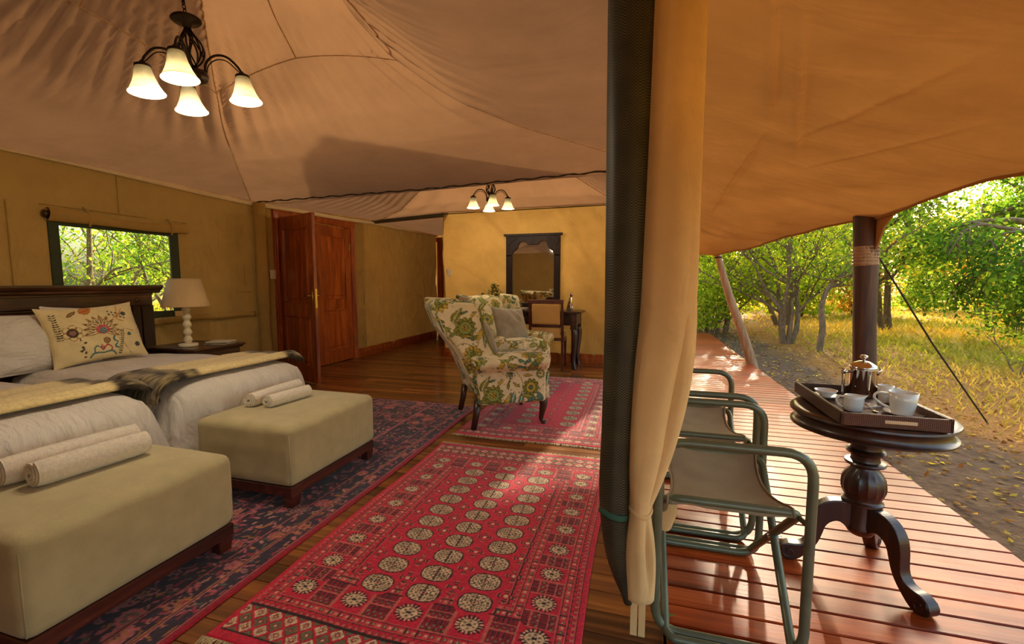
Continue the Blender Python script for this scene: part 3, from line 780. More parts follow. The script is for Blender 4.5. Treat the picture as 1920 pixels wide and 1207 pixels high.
def make_throw(label, x0, x1, yc, hy, d0, d1, seed):
    """woven throw laid across a bed; dark striped ends hang d0 (near) and d1 (far) over the sides"""
    t = thing('bed_throw', label, 'throw', (0, 0, 0), 0, 'cream throws across the feet of the beds')
    S = np.linspace(-hy-d0, hy+d1, 190); nx = 60
    def base(s):
        e = hy-.05; a = np.abs(s)
        ov = np.clip(a-e, 0, None); q = np.clip(ov/.14, 0, 1.57)
        y = np.sign(s)*(np.minimum(a, e)+.13*np.sin(np.minimum(ov/.13, 1.4))+.0*ov); z = .632-.13*(1-np.cos(np.minimum(ov/.13, 1.4)))-np.clip(ov-.18, 0, None)*.96
        y = y+np.sign(s)*np.clip(ov-.18, 0, None)*.18
        return y, z
    V = []; C = []
    cream_, dark_, mid_ = np.array(srgb(216, 196, 142)), np.array(srgb(46, 34, 24)), np.array(srgb(120, 100, 66))
    for side in (1, 0):
        for i in range(nx):
            u = i/(nx-1); x = x0+u*(x1-x0)
            y, z = base(S)
            thick = (.016*(1-abs(2*u-1)**6)+.004)*(1 if side else .12)
            z = z+thick+side*(.006*vnoise(S, x, 14, seed)+.022*np.exp(-((u-.90)/.08)**2)+.006*np.sin(u*14+2*vnoise(S, x, 3)))
            xx = x+.012*vnoise(S*2, u*3, 2, seed)+.02*(S+hy)
            V.append(np.stack([xx, yc+y, z], -1))
            end = np.maximum(sstep(hy-.14, hy-.10, S), sstep(hy-.19, hy-.15, -S))
            st = .5+.5*np.sin(S*46+u*2); w = np.clip(end*(.62+.5*(vnoise(S*3, u*9, 9, seed)+.2)+.25*st), 0, 1)[:, None]
            if True: C.append(cream_*(1-w)+dark_*w)
    n = len(S); V = np.vstack(V); C = np.vstack(C); F = []
    for i in range(nx-1):
        for j in range(n-1):
            a = i*n+j; F.append((a, a+n, a+n+1, a+1)); b = nx*n+a; F.append((b, b+1, b+n+1, b+n))
    top = lambda i, j: i*n+j; bot = lambda i, j: nx*n+i*n+j
    for j in range(n-1):
        F.append((top(0, j), top(0, j+1), bot(0, j+1), bot(0, j))); F.append((top(nx-1, j), bot(nx-1, j), bot(nx-1, j+1), top(nx-1, j+1)))
    for i in range(nx-1):
        F.append((top(i, 0), bot(i, 0), bot(i+1, 0), top(i+1, 0))); F.append((top(i, n-1), top(i+1, n-1), bot(i+1, n-1), bot(i, n-1)))
    obj('blanket', (V, F), M['throw'], t, True, C)
    rr = random.Random(seed)
    Vf, Ff, Cf = [], [], []
    for e, ss in ((S[0], -1), (S[-1], 1)):
        for k in range(120):
            u = rr.random(); x = x0+u*(x1-x0)+.02*(e+hy); y, z = base(np.array([e])); p = np.array([x, yc+y[0], z[0]+.008])
            q = p+np.array([rr.uniform(-.012, .012), ss*rr.uniform(.005, .03), -rr.uniform(.03, .06)]); b = len(Vf)
            Vf += [p, p+(.005, 0, 0), q]; Ff.append((b, b+1, b+2)); Cf += [dark_ if rr.random() < .5 else mid_]*3
    fr = obj('fringe', (np.array(Vf), Ff), M['throw'], t, False, np.array(Cf)); fr['kind'] = 'stuff'
    return t
make_throw('cream throw with dark furry ends across the bed beside the lamp', -2.98, -2.50, 2.265, .475, .14, .06, 3)
make_throw('cream throw with dark furry end across the bed nearer the front', -3.08, -2.56, 1.20, .475, .04, .12, 5)

# ------------------------------------------------------------------ pillows
def pillow_geo(w, h, th, n=46, pinch=.17):
    V, F = [], []
    u = np.linspace(-1, 1, n); U, W = np.meshgrid(u, u, indexing='ij')
    edge = (1-U**2)*(1-W**2); T = th/2*np.clip(edge, 0, 1)**.55
    X = U*w/2*(1-pinch*(1-W**2)*0 - pinch*.55*(1-np.abs(W)**2)*np.abs(U)**6); Y = W*h/2*(1-pinch*.7*(1-np.abs(U)**2)*np.abs(W)**6)
    T = T*(1+.10*vnoise(U, W, 2.2, 3)) + .006*np.sin((np.abs(U)+np.abs(W))*9+3*vnoise(U, W, 2, 1))*edge
    A = np.stack([X, Y, T], -1).reshape(-1, 3); B = np.stack([X, Y, -T], -1).reshape(-1, 3)
    V = np.vstack([A, B])
    for i in range(n-1):
        for j in range(n-1):
            a = i*n+j; F.append((a, a+n, a+n+1, a+1)); F.append((n*n+a, n*n+a+1, n*n+a+n+1, n*n+a+n))
    ed = [i*n for i in range(n)] + [(n-1)*n+j for j in range(1, n)] + [i*n+n-1 for i in range(n-2, -1, -1)] + [j for j in range(n-2, 0, -1)]
    for a, b in zip(ed, ed[1:]+ed[:1]): F.append((a, b, n*n+b, n*n+a))
    return (V, F), (np.concatenate([X.ravel(), X.ravel()]), np.concatenate([Y.ravel(), Y.ravel()]))
def place(o, origin, xdir, ydir):
    x = Vector(xdir).normalized(); y = Vector(ydir); y = (y-x*y.dot(x)).normalized(); z = x.cross(y)
    m = Matrix((x, y, z)).transposed().to_4x4(); m.translation = origin; o.matrix_world = m; return o
def make_pillow(name, label, cat, mat, w, h, th, origin, xdir, ydir, ras=None, n=46, group=None):
    t = thing(name, label, cat, (0, 0, 0), 0, group); place(t, origin, xdir, ydir)
    G, (X, Y) = pillow_geo(w, h, th, n)
    obj('cover', G, mat, t, True, None if ras is None else ras.at(X+w/2, Y+h/2))
    P = spline([(-.485*w, -.47*h, 0), (0, -.475*h, 0), (.485*w, -.47*h, 0), (.475*w, 0, 0), (.485*w, .47*h, 0), (0, .475*h, 0), (-.485*w, .47*h, 0), (-.475*w, 0, 0)], 64, True)
    return t
g = 'white bed pillows'
make_pillow('bed_pillow', 'white pillow lying against the headboard to one side of the embroidered cushion', 'pillow', M['sheet'], .64, .44, .25, (-3.86, 1.93, .775), (.05, 1, -.03), (-.42, 0, .9), group=g)
make_pillow('bed_pillow', 'white pillow hidden behind the embroidered cushion', 'pillow', M['sheet'], .62, .44, .22, (-3.92, 2.30, .80), (-.10, 1, -.06), (-.38, 0, .92), group=g)
make_pillow('bed_pillow', 'white pillow flat at the head of the nearer bed', 'pillow', M['sheet'], .64, .44, .24, (-3.83, 1.22, .72), (.0, 1, 0), (-.6, 0, .8), group=g)
CU = Ras(.54, .42, .0026, srgb(214, 196, 148)); dk, rd, tl, og = srgb(70, 58, 46), srgb(176, 52, 60), srgb(70, 110, 110), srgb(188, 122, 52); tan_ = srgb(150, 110, 62)
for k in range(11):
    a = math.radians(-30+k*22.5); CU.put(.29, .22, .13, leaf_fn(.115, .0175, a, 0, srgb(222, 206, 160), tan_, dk, .0065))
CU.put(.29, .22, .06, lambda du, dv: [(np.hypot(du, dv*1.2) < .040, rd), (np.hypot(du, dv+.008) < .022, tl), ((np.hypot(du, dv) < .036) & (np.sin(du*420)*np.sin(dv*420) > .55), srgb(230, 190, 190))])
CU.put(.30, .165, .05, leaf_fn(.05, .022, -1.6, 0, tan_, dk))
CU.put(.13, .22, .07, flower_fn(.052, 6, .4, (srgb(214, 196, 150), dk, srgb(120, 90, 110)), tan_))
CU.put(.20, .36, .09, leaf_fn(.09, .03, .2, .2, og, tan_, rd)); CU.put(.13, .335, .09, leaf_fn(.075, .012, .6, 0, tan_, dk))
for k in range(5): CU.put(.36+.022*k, .345-.008*k, .02, leaf_fn(.018, .007, 1.0, 0, tl, dk)); CU.put(.36+.022*k, .335-.008*k, .02, leaf_fn(.018, .007, -1.0, 0, tl, dk))
draw_stem(CU, [(.44, .40), (.42, .34), (.40, .29), (.44, .27)], .003, og); draw_stem(CU, [(.46, .37), (.43, .33), (.38, .30)], .003, og)
draw_stem(CU, [(.44, .03), (.40, .10), (.37, .16), (.42, .21), (.48, .19)], .0026, tan_)
for k in range(12): CU.put(.365+.004*k, .04+.014*k, .02, leaf_fn(.016, .004, .5, 0, dk, dk)); CU.put(.365+.004*k, .04+.014*k, .02, leaf_fn(.016, .004, 2.4, 0, dk, dk))
for k in range(12): CU.put(.065, .18+.016*k, .02, leaf_fn(.02, .004, .4, 0, dk, dk)); CU.put(.065, .18+.016*k, .02, leaf_fn(.02, .004, 2.6, 0, dk, dk))
CU.put(.265, .075, .05, leaf_fn(.045, .012, 1.57, 0, rd, dk, srgb(220, 120, 130)))
for s in (-1, 1): draw_stem(CU, [(.265, .08), (.265+s*.03, .11), (.265+s*.05, .09), (.265+s*.045, .065)], .004, rd if s > 0 else tl); draw_stem(CU, [(.265, .06), (.265+s*.05, .065), (.265+s*.075, .04)], .005, tl)
for k in range(7): CU.put(.155+.012*(k % 2), .05+.018*k, .02, leaf_fn(.02, .006, k*1.3, 0, dk, dk))
draw_stem(CU, [(.35, .165), (.34, .14), (.36, .12)], .005, tl); draw_stem(CU, [(.35, .11), (.34, .09), (.36, .08)], .005, tl)
CU.put(.44, .155, .03, leaf_fn(.03, .012, 1.2, 0, tl, dk)); CU.put(.49, .09, .03, flower_fn(.016, 4, 0, (tl, dk), dk)); CU.put(.46, .33, .03, flower_fn(.014, 4, 0, (tl, dk), dk))
make_pillow('cushion', 'cream cushion embroidered with coloured flowers, leaning on the white pillows', 'cushion', M['linen'], .56, .43, .16, (-3.72, 2.165, .820), (.06, 1, .045), (-.34, -.02, .94), CU, 150)

# ------------------------------------------------------------------ wing armchairs
def make_armchair(label, loc, rz):
    t = thing('wing_armchair', label, 'armchair', loc, rz, 'floral wing armchairs')
    R_ = .0062
    def add(name, G, off, parent=t): return obj(name, G, M['floral'], parent, True, floral_col(G, off))
    add('seat_base', move(rbox(.315, .335, .12, .03, R_, lambda V: V+np.stack([-.035*np.clip(-V[:, 2]/.1, 0, 1)*0-.05*(V[:, 0] < -.2)*(V[:, 2]/.12), 0*V[:, 0], 0*V[:, 0]], -1)), (.015, 0, .335)), .0)
    def cush(V):
        W = V.copy(); k = np.clip(1-(V[:, 0]/.30)**4, 0, 1)*np.clip(1-(V[:, 1]/.26)**4, 0, 1); W[:, 2] += .02*k*np.sign(V[:, 2]); return W
    add('seat_cushion', move(rbox(.30, .255, .055, .045, R_, cush), (.07, 0, .49)), .11)
    lean = lambda z: np.interp(z, [.2, .35, .6, .8, 1.0, 1.06], [.0, -.015, -.125, -.265, -.345, -.36])
    def back(V):
        W = V.copy(); z = V[:, 2]+.63; top = np.clip((z-.85)/.15, 0, 1)
        W[:, 1] *= 1-.05*top; W[:, 2] += .03*np.clip(1-(V[:, 1]/.28)**2, 0, 1)*np.clip((z-.6)/.4, 0, 1)
        W[:, 0] += lean(z)-.235 + .03*np.clip(1-(V[:, 1]/.28)**2, 0, 1)*(V[:, 0] > 0)*np.clip((z-.5)/.2, 0, 1)
        return W
    add('backrest', move(rbox(.065, .285, .37, .05, R_, back), (0, 0, .63)), .23)
    for s in (-1, 1):
        def arm(V):
            W = V.copy(); z = V[:, 2]+.40; k = sstep(.50, .56, z)
            roll = np.sin(np.clip((z-.46)/.15, 0, 1)*PI)
            W[:, 1] = V[:, 1]*(1+.75*roll-.12*np.sin(np.clip((z-.22)/.24, 0, 1)*PI)) + s*.028*roll
            W[:, 0] += .02*roll*(V[:, 0] > .2) - .07*np.clip(-V[:, 0]/.3, 0, 1)*np.clip((z-.3)/.3, 0, 1)
            return W
        a = add('armrest', move(rbox(.285, .042, .205, .036, R_, arm), (.005, s*.325, .405)), .31+.1*s)
        th = np.linspace(0, 2*PI*1.25, 30); rr = .012+.05*th/th[-1]
        obj('scroll', tube(np.stack([np.full(30, .305), s*(.353)+s*rr*np.cos(th+2.6), .555+rr*np.sin(th+2.6)], -1), .005, 5), M['floral'], a, True, np.tile(np.array(cream)*.9, (150, 1)))
        def wing(V):
            W = V.copy(); z = V[:, 2]+.79; f = (V[:, 0]+.15)/.30
            front = np.interp(z, [.53, .60, .68, .78, .90, .97, 1.03], [-.06, -.14, -.19, -.235, -.255, -.27, -.30])
            rear = lean(z)-.275
            W[:, 0] = rear+(front-rear)*f; W[:, 1] += s*.02*f*np.clip((z-.6)/.3, 0, 1)
            W[:, 2] += -.02*np.clip((z-.9)/.13, 0, 1)*f
            return W
        w = add('wing', move(rbox(.15, .036, .255, .033, R_, wing), (0, s*.325, .79)), .47+.07*s)
        zz = np.linspace(.55, .985, 24); fr = np.interp(zz, [.53, .60, .68, .78, .90, .97, 1.03], [-.06, -.14, -.19, -.235, -.255, -.27, -.30])
        P = np.stack([fr+.002, np.full(24, s*.357)+s*.018*np.clip((zz-.6)/.3, 0, 1), zz-.02*np.clip((zz-.9)/.13, 0, 1)], -1)
        G = tube(P, .006, 6); obj('piping', G, M['floral'], w, True, np.tile(np.array(olive)*.9, (len(G[0]), 1)))
        # straight raked rear leg, curved front leg
        obj('leg', tube([(-.27, s*.285, .235), (-.285, s*.29, .12), (-.31, s*.295, 0)], [.030, .027, .024], 8), M['dark'], t)
        P = spline([(.27, s*.285, .235), (.285, s*.30, .18), (.275, s*.295, .10), (.268, s*.29, .04), (.285, s*.30, .012), (.29, s*.302, 0)], 20)
        obj('leg', tube(P, np.interp(np.linspace(0, 1, len(P)), [0, .2, .5, .75, .88, 1], [.042, .036, .022, .017, .024, .026]), 10), M['dark'], t)
    for zc in (.225,):
        pass
    return t
ac1 = make_armchair('floral wing armchair seen from behind, nearer, standing on the rugs', (-1.15, 3.625, .010), math.radians(32.9))
ac2 = copy_tree(ac1); ac2.location = (-1.42, 4.84, .0); ac2.rotation_euler = (0, 0, math.radians(-35)); ac2['label'] = 'floral wing armchair facing the room, partly hidden behind the nearer armchair'
g = 'grey velvet cushions in the armchairs'
make_pillow('scatter_cushion', 'grey velvet cushion in the armchair seen from behind', 'cushion', M['grey'], .42, .42, .13, (-1.275, 3.575, .70), (-.5, .86, 0), (-.30, -.18, .93), group=g)
make_pillow('scatter_cushion', 'grey velvet cushion resting in the farther armchair', 'cushion', M['grey'], .46, .44, .14, (-1.42, 4.84, .70), (.60, .80, -.08), (-.36, .25, .90), group=g)

# ------------------------------------------------------------------ rugs
red, dred, blk, wht, grn, pink = srgb(206, 26, 58), srgb(150, 20, 44), srgb(52, 24, 22), srgb(222, 190, 152), srgb(104, 100, 70), srgb(208, 98, 88)
def gul_fn(a, b):
    def fn(du, dv):
        r = (np.abs(du/a)**2.4+np.abs(dv/b)**2.4)**(1/2.4); th = np.arctan2(dv/b, du/a); q = ((du > 0) ^ (dv > 0))
        out = [(r < 1.35, red), (r < 1.10, blk), (r < .98, wht)]
        pat = np.sin(du*2*PI/(a*.36))*np.sin(dv*2*PI/(b*.46))
        out += [((r < .93) & (pat > .28), grn), ((r < .93) & (np.abs(pat-.2) < .07), blk), ((r < .93) & q & (pat < -.6), blk),
                ((np.abs(du)/a+np.abs(dv)/b) < .34, blk), ((np.abs(du)/a+np.abs(dv)/b) < .24, wht), ((np.abs(du)/a+np.abs(dv)/b) < .13, red),
                ((r < .93) & (np.abs(du) < .0022), blk)]
        return out
    return fn
def minor_fn(a, b):
    def fn(du, dv):
        r = np.hypot(du/a, dv/b); p = np.cos(4*np.arctan2(dv/b, du/a))
        return [((r < 1) & (p > -.15) & (np.sin(r*19) > 0), blk), ((r < 1) & (p > .35) & (np.sin(r*19) <= 0), pink), (r < .2, wht)]
    return fn
def rosette_fn(a, b):
    def fn(du, dv):
        r = np.hypot(du/a, dv/b); th = np.arctan2(dv/b, du/a)
        return [((r < 1.45) & (np.sin(th*18) > .1), blk), ((r < 1.25) & (np.sin(th*18) < -.3), wht), (r < .95, blk), (r < .86, wht), ((r < .7) & (np.cos(th*6)*np.sin(r*9) > .25), grn), (r < .22, blk)]
    return fn
def bokhara(W, L, res, lat, cols, rows, gx, gy, gul, med_pitch):
    """u across, v along. frame lines measured from the sides"""
    R = Ras(W, L, res, red); U, V = R.U, R.V; C = R.C
    e0, e1 = lat                                              # end panels depth
    u = np.minimum(U, W-U); v = np.minimum(V-e0, L-e1-V)      # distance from frame edges
    d = np.minimum(u-.022, v)
    along = np.where(u-.022 < v, V, U)
    inside = d >= 0
    def band(a, b, m, c): C[inside & (d >= a) & (d < b) & m] = c
    T = np.ones_like(U, bool)
    for a in (0, .030, .062, .192, .224, .254): band(a, a+.004, T, blk); band(a+.004, a+.007, T, pink)
    for a, b in ((.007, .030), (.224+.007, .254)):
        band(a, b, (np.sin(along*2*PI/.026)+np.sin((d-a)/(b-a)*2*PI)) > .4, pink); band(a, b, np.abs(np.sin(along*2*PI/.026)+np.sin((d-a)/(b-a)*2*PI)-.4) < .25, blk)
    for a, b in ((.037, .062), (.199, .224)):
        ph = (along % .044)/.044; mid = np.abs((d-(a+b)/2)/(b-a))
        band(a, b, (ph < .5) & (mid < .36), pink); band(a, b, (ph < .5) & (mid < .14) & (np.abs(ph-.25) < .08), wht); band(a, b, (np.abs(ph-.75) < .14) & (mid < .3), grn); band(a, b, (np.abs(ph-.75) < .05) & (mid < .12), wht); band(a, b, (np.abs(ph-.5) < .05), blk)
    # geometric panels of the main border
    a, b = .069, .192; ps = (W-.304)/(cols-1); ph = np.where(u-.022 < v, ((V-e0-.130) % med_pitch)/med_pitch, ((U-.152) % ps)/ps)
    inset = (ph > .28) & (ph < .72); gridp = np.sin(along*2*PI/.026)*np.sin(d*2*PI/.026)
    band(a, b, inset, dred); row = np.floor((d-a)/.031).astype(int) % 2; band(a, b, inset & (gridp > .45) & (row == 0), np.array(grn)*1.5); band(a, b, inset & (np.abs(gridp) > .25) & (np.abs(gridp) < .42) & (row == 0), blk); band(a, b, inset & (row == 1) & (np.sin(along*2*PI/.010) > .3), blk); band(a, b, inset & (((d-a) % .031) < .004), pink); band(a, b, (np.abs(ph-.28) < .02) | (np.abs(ph-.72) < .02), pink)
    # lattice end panels
    for lo, hi in ((.036, e0), (L-e1, L-.036)):
        m = (V > lo) & (V < hi) & (U > .022) & (U < W-.022); p = .066
        q1 = ((U+V) % p)/p-.5; q2 = ((U-V) % p)/p-.5; dd = np.maximum(np.abs(q1), np.abs(q2)); k = (np.floor((U+V)/p)+np.floor((U-V)/p)).astype(int) % 2
        C[m & (dd < .42)] = blk; C[m & (dd < .39) & (k == 0)] = wht; C[m & (dd < .39) & (k == 1)] = np.array(grn)*1.2
        C[m & (dd < .30) & (np.sin(U*620)*np.sin(V*620) > .2)] = grn; C[m & (dd < .16)] = dred; C[m & (dd < .08)] = wht
        C[m & ((np.abs(V-lo) < .006) | (np.abs(V-hi) < .006))] = blk
    # field
    for i, x in enumerate(gx):
        for y in gy: R.put(x, y, gul[0]*1.5, gul_fn(*gul))
    gxm = [(p+q)/2 for p, q in zip(gx[:-1], gx[1:])] + [gx[0]-(gx[1]-gx[0])/2*1.02, gx[-1]+(gx[1]-gx[0])/2*1.02]
    for x in gxm:
        for p, q in zip(gy[:-1], gy[1:]): R.put(x, (p+q)/2, .06, minor_fn(gul[0]*.62, gul[1]*.85))
    du = .022+.130
    for s in (du, W-du):
        k = 0
        y = e0+.130
        while y < L-e1-.12: R.put(s, y, .07, rosette_fn(.036, .030)); y += med_pitch
    for y in (e0+.130, L-e1-.130):
        for x in np.linspace(du, W-du, cols): R.put(x, y, .07, rosette_fn(.038, .030))
    return R
def make_rug(name, label, x0, y0, W, L, ras, res, z=.010, fringe=True, seed=1, wavy=.004):
    t = thing(name, label, 'rug', (x0, y0, 0), 0)
    nu, nv = int(W/res)+1, int(L/res)+1
    def fn(u, v):
        X = u*W + wavy*np.sin(v*9+seed)*(.3+np.abs(2*u-1)) ; Y = v*L + wavy*1.5*np.sin(u*8+seed)
        e = np.minimum(np.minimum(u*W, (1-u)*W), np.minimum(v*L, (1-v)*L))
        Z = z*sstep(-.004, .006, e) + .0012*np.sin(u*W*900)*0 + .0016*vnoise(u*W, v*L, 220, seed) + .003*vnoise(u*W, v*L, 3, seed)
        return X, Y, Z
    G = grid(fn, nu, nv); u, v = np.meshgrid(np.linspace(0, 1, nu), np.linspace(0, 1, nv), indexing='ij')
    rg = np.random.default_rng(seed); C = ras.at((u*W).ravel(), (v*L).ravel())*(.86+.28*rg.random((nu*nv, 1)))
    obj('pile', G, M['pile'], t, True, C)
    if fringe:
        rr = random.Random(seed); V, F, Cc = [], [], []
        for end, sg in ((0, -1), (L, 1)):
            for k in range(int(W/.004)):
                x = k*.004+rr.uniform(-.002, .002); l = rr.uniform(.03, .05); b = len(V)
                yy = end+wavy*1.5*math.sin(x/W*8+seed)
                m_ = x+rr.uniform(-.012, .012)
                V += [(x-.0022, yy, .008), (x+.0022, yy, .008), (m_+.0018, yy+sg*l*.6, .007), (m_-.0018, yy+sg*l*.6, .007), (m_+rr.uniform(-.008, .008), yy+sg*l, .002)]
                F += [(b, b+1, b+2, b+3), (b+3, b+2, b+4)]; Cc += [np.array(srgb(206, 184, 140))*rr.uniform(.7, 1.1)]*5
        f = obj('fringe', (np.array(V), F), M['pile'], t, False, np.array(Cc)); f['kind'] = 'stuff'
    return t
gx = [-.959+1.372, -.760+1.372, -.555+1.372]; gy = [1.42-1.025+.1164*k for k in range(10)]
RG1 = bokhara(1.215, 1.855, .0029, (.160, .165), 5, 10, gx, gy, (.060, .045), .1675)
make_rug('patterned_rug', 'crimson rug with three columns of pale medallions, nearest, fringed', -1.372, 1.025, 1.215, 1.855, RG1, .0033, seed=1)
gx = [-.92+1.372, -.735+1.372-.185+.185, -.55+1.372]; gx = [-.92+1.372, -.55+1.372]; gy = [3.554-3.10+.165*k for k in range(10)]
RG2 = bokhara(1.175, 2.27, .005, (.10, .10), 5, 10, gx, gy, (.062, .056), .165)
make_rug('patterned_rug', 'crimson rug with two columns of medallions under the armchair', -1.372, 3.10, 1.175, 2.25, RG2, .0055, seed=2)
# dark floral rug under the ottomans
navy, rose, gold, lil = srgb(50, 38, 54), srgb(164, 50, 66), srgb(176, 116, 66), srgb(186, 100, 108)
DW, DL = 1.60, 3.35
RD = Ras(DW, DL, .004, navy, False); _r = random.Random(4)
for k in range(4200):
    x, y = _r.uniform(0, DW), _r.uniform(0, DL); c = _r.choice((rose, lil, rose, gold, lil, srgb(88, 98, 86), srgb(196, 140, 124)))
    RD.put(x, y, .10, leaf_fn(_r.uniform(.03, .07), _r.uniform(.007, .013), _r.uniform(0, 6.28), _r.uniform(-.9, .9), c, navy if k % 4 else lil))
for k in range(150):
    x, y = _r.uniform(0, DW), _r.uniform(0, DL); RD.put(x, y, .10, flower_fn(_r.uniform(.025, .05), _r.choice((6, 8, 10)), _r.random(), (_r.choice((rose, navy, lil)), _r.choice((gold, lil, srgb(92, 104, 92))), _r.choice((rose, navy))), srgb(190, 120, 110)))
dl = DW-RD.U
for a, b in ((.03, .036), (.10, .107), (.115, .12), (.20, .207), (.44, .448), (.455, .46), (.56, .567)):
    RD.C[(dl > a) & (dl < b)] = lil if a != .115 else gold; RD.C[(dl > b) & (dl < b+.004)] = blk
ve = DL-RD.V
for a, b in ((.03, .036), (.10, .107), (.20, .207), (.44, .448)): RD.C[(ve > a) & (ve < b) & (dl > a)] = lil
RD.C[dl < .028] = srgb(150, 20, 40); RD.C[(ve < .02)] = srgb(150, 20, 40)
make_rug('floral_rug', 'dark navy and rose floral rug under the ottomans', -1.445-DW, .50, DW, DL, RD, .0062, .010, False, 3, .005)
# ------------------------------------------------------------------ more materials
M['white'] = m_plain('white_paint', srgb(226, 212, 178), .45, var=.05)
M['china'] = m_plain('white_china', srgb(222, 222, 214), .15, var=.02, coat=.5)
M['steel'] = m_plain('polished_steel', srgb(220, 214, 204), .10, 1.0, var=.03)
M['iron'] = m_plain('wrought_iron', srgb(44, 30, 22), .45, .6, var=.1)
M['tubeg'] = m_plain('green_enamel', srgb(100, 108, 84), .38, .2, var=.15, vs=14, coat=.2)
M['sling'] = m_plain('sling_canvas', srgb(146, 134, 106), .9, var=.12, vs=9, bump=.4, bs=380)
M['rattan'] = None
t = NT('woven_rattan'); v = t.coord((1, 1, 1)); br = t.n('TexBrick'); t.l(v, br.inputs['Vector'])
w1 = t.n('TexWave'); w1.inputs['Scale'].default_value = 55; t.l(v, w1.inputs['Vector']); w2 = t.n('TexWave', bands_direction='Z'); w2.inputs['Scale'].default_value = 70; t.l(v, w2.inputs['Vector'])
wy = t.n('TexWave', bands_direction='Y'); wy.inputs['Scale'].default_value = 55; t.l(v, wy.inputs['Vector'])
h_ = t.mixc(1.0, t.mixc(1.0, w1.outputs['Fac'], wy.outputs['Fac'], 'MULTIPLY'), w2.outputs['Fac'], 'MULTIPLY')
colr = t.ramp(h_, [(0, srgb(58, 30, 18)), (.4, srgb(112, 66, 38)), (1, srgb(156, 100, 58))])
M['rattan'] = t.done(t.bsdf(colr, .5, 0, t.bump(h_, .6, .003)))
M['ebony'] = m_wood('ebonised_wood', srgb(22, 13, 9), srgb(40, 24, 16), srgb(60, 38, 24), 2, .55, 5, .12, coat=0, objrand=.1, spec=.25)
M['mirror'] = m_plain('mirror_glass', (.86, .86, .84), .02, 1.0, var=.01)
M['shade'] = m_plain('lamp_shade_linen', srgb(196, 168, 124), .9, var=.08, bump=.3, bs=200)
M['post'] = m_wood('post_wood', srgb(40, 24, 14), srgb(78, 48, 28), srgb(112, 76, 46), 2, .6, 5, .08, objrand=.05, bump=.4)
M['pole'] = m_wood('pole_wood', srgb(120, 84, 54), srgb(168, 128, 88), srgb(196, 160, 118), 2, .6, 5, .08, objrand=.05)
M['paper'] = m_plain('paper', srgb(214, 200, 170), .7, var=.05)
M['plantg'] = m_plain('plant_leaf', srgb(92, 120, 40), .5, var=.25, vs=40)
M['pot'] = m_plain('pot_clay', srgb(120, 84, 56), .7)
M['cloth'] = m_plain('chair_upholstery', srgb(196, 150, 84), .9, var=.06, bump=.3, bs=250)
t = NT('screen_mesh'); v = t.coord((1, 1, 1)); ck = t.n('TexChecker'); ck.inputs['Scale'].default_value = 230; t.l(v, ck.inputs['Vector'])
ns = t.noise(v, 7, 4); base = t.ramp(ns, [(.3, srgb(54, 52, 34)), (.7, srgb(100, 92, 62))]); cc = t.mixc(ck.outputs['Fac'], base, srgb(26, 26, 18))
M['screen'] = t.done(t.bsdf(cc, .55, 0, t.bump(ck.outputs['Fac'], .6, .002), .4))
def m_glow(name, c, s):
    t = NT(name); e = t.n('Emission'); e.inputs['Color'].default_value = (*c, 1); e.inputs['Strength'].default_value = s; return t.done(e)
M['teal'] = m_plain('teal_tape', srgb(44, 84, 64), .8)
M['bulb'] = m_glow('lit_bulb', (1, .93, .74), 2.6)
t = NT('frosted_glass'); d_ = t.n('BsdfDiffuse'); d_.inputs['Color'].default_value = (.80, .76, .62, 1); x_ = t.n('BsdfTranslucent'); x_.inputs['Color'].default_value = (.70, .64, .48, 1)
nz = t.noise(t.coord(), 30, 4); t.l(t.ramp(nz, [(.3, (.40, .37, .28)), (.7, (.58, .54, .42))]), d_.inputs['Color'])
m_ = t.n('MixShader'); m_.inputs['Fac'].default_value = .38; t.l(d_.outputs[0], m_.inputs[1]); t.l(x_.outputs[0], m_.inputs[2]); M['frost'] = t.done(m_)
t = NT('clear_glass'); g_ = t.n('BsdfGlass'); g_.inputs['Roughness'].default_value = .03; g_.inputs['Color'].default_value = (.9, .95, .92, 1); M['glass'] = t.done(g_)

def bevel(o, w=.004, seg=2):
    m = o.modifiers.new('bevel', 'BEVEL'); m.width = w; m.segments = seg; m.limit_method = 'ANGLE'; m.angle_limit = math.radians(40); return o

# ------------------------------------------------------------------ headboard
hb = thing('headboard', 'long dark wooden headboard with moulded cornice behind both beds', 'headboard', (-4.19, 0, 0))
prof = [(-.04, 1.09), (.06, 1.09), (.075, 1.10), (.08, 1.115), (.10, 1.125), (.115, 1.145), (.115, 1.16), (-.04, 1.16)]
obj('cornice', prism(prof, .55, 2.91, 'y'), M['darkx'], hb, False)
obj('top_rail', join(box(-.03, .045, .60, 2.86, .985, 1.09, .004), box(-.03, .055, .60, 2.86, 1.075, 1.09, .003)), M['darkx'], hb, False)
for a, b in ((2.765, 2.86), (1.66, 1.76), (.60, .70)): obj('stile', box(-.03, .055, a, b, .10, .985, .004), M['dark'], hb, False)
obj('stile', box(-.03, .045, 2.70, 2.762, .10, .985, .004), M['dark'], hb, False)
for a, b in ((1.76, 2.70), (.70, 1.66)):
    pn = obj('panel', box(-.02, .012, a, b, .35, .985, .002), M['darkx'], hb, False)
    obj('bead', box(.0, .03, a, b, .968, .985, .004), M['darkx'], pn, False)
obj('peg', lathe([(.016, 0), (.016, .006), (.008, .012), (0, .013)], 12), M['darkx'], hb, loc=(.045, 2.735, 1.035), rot=(0, PI/2, 0))

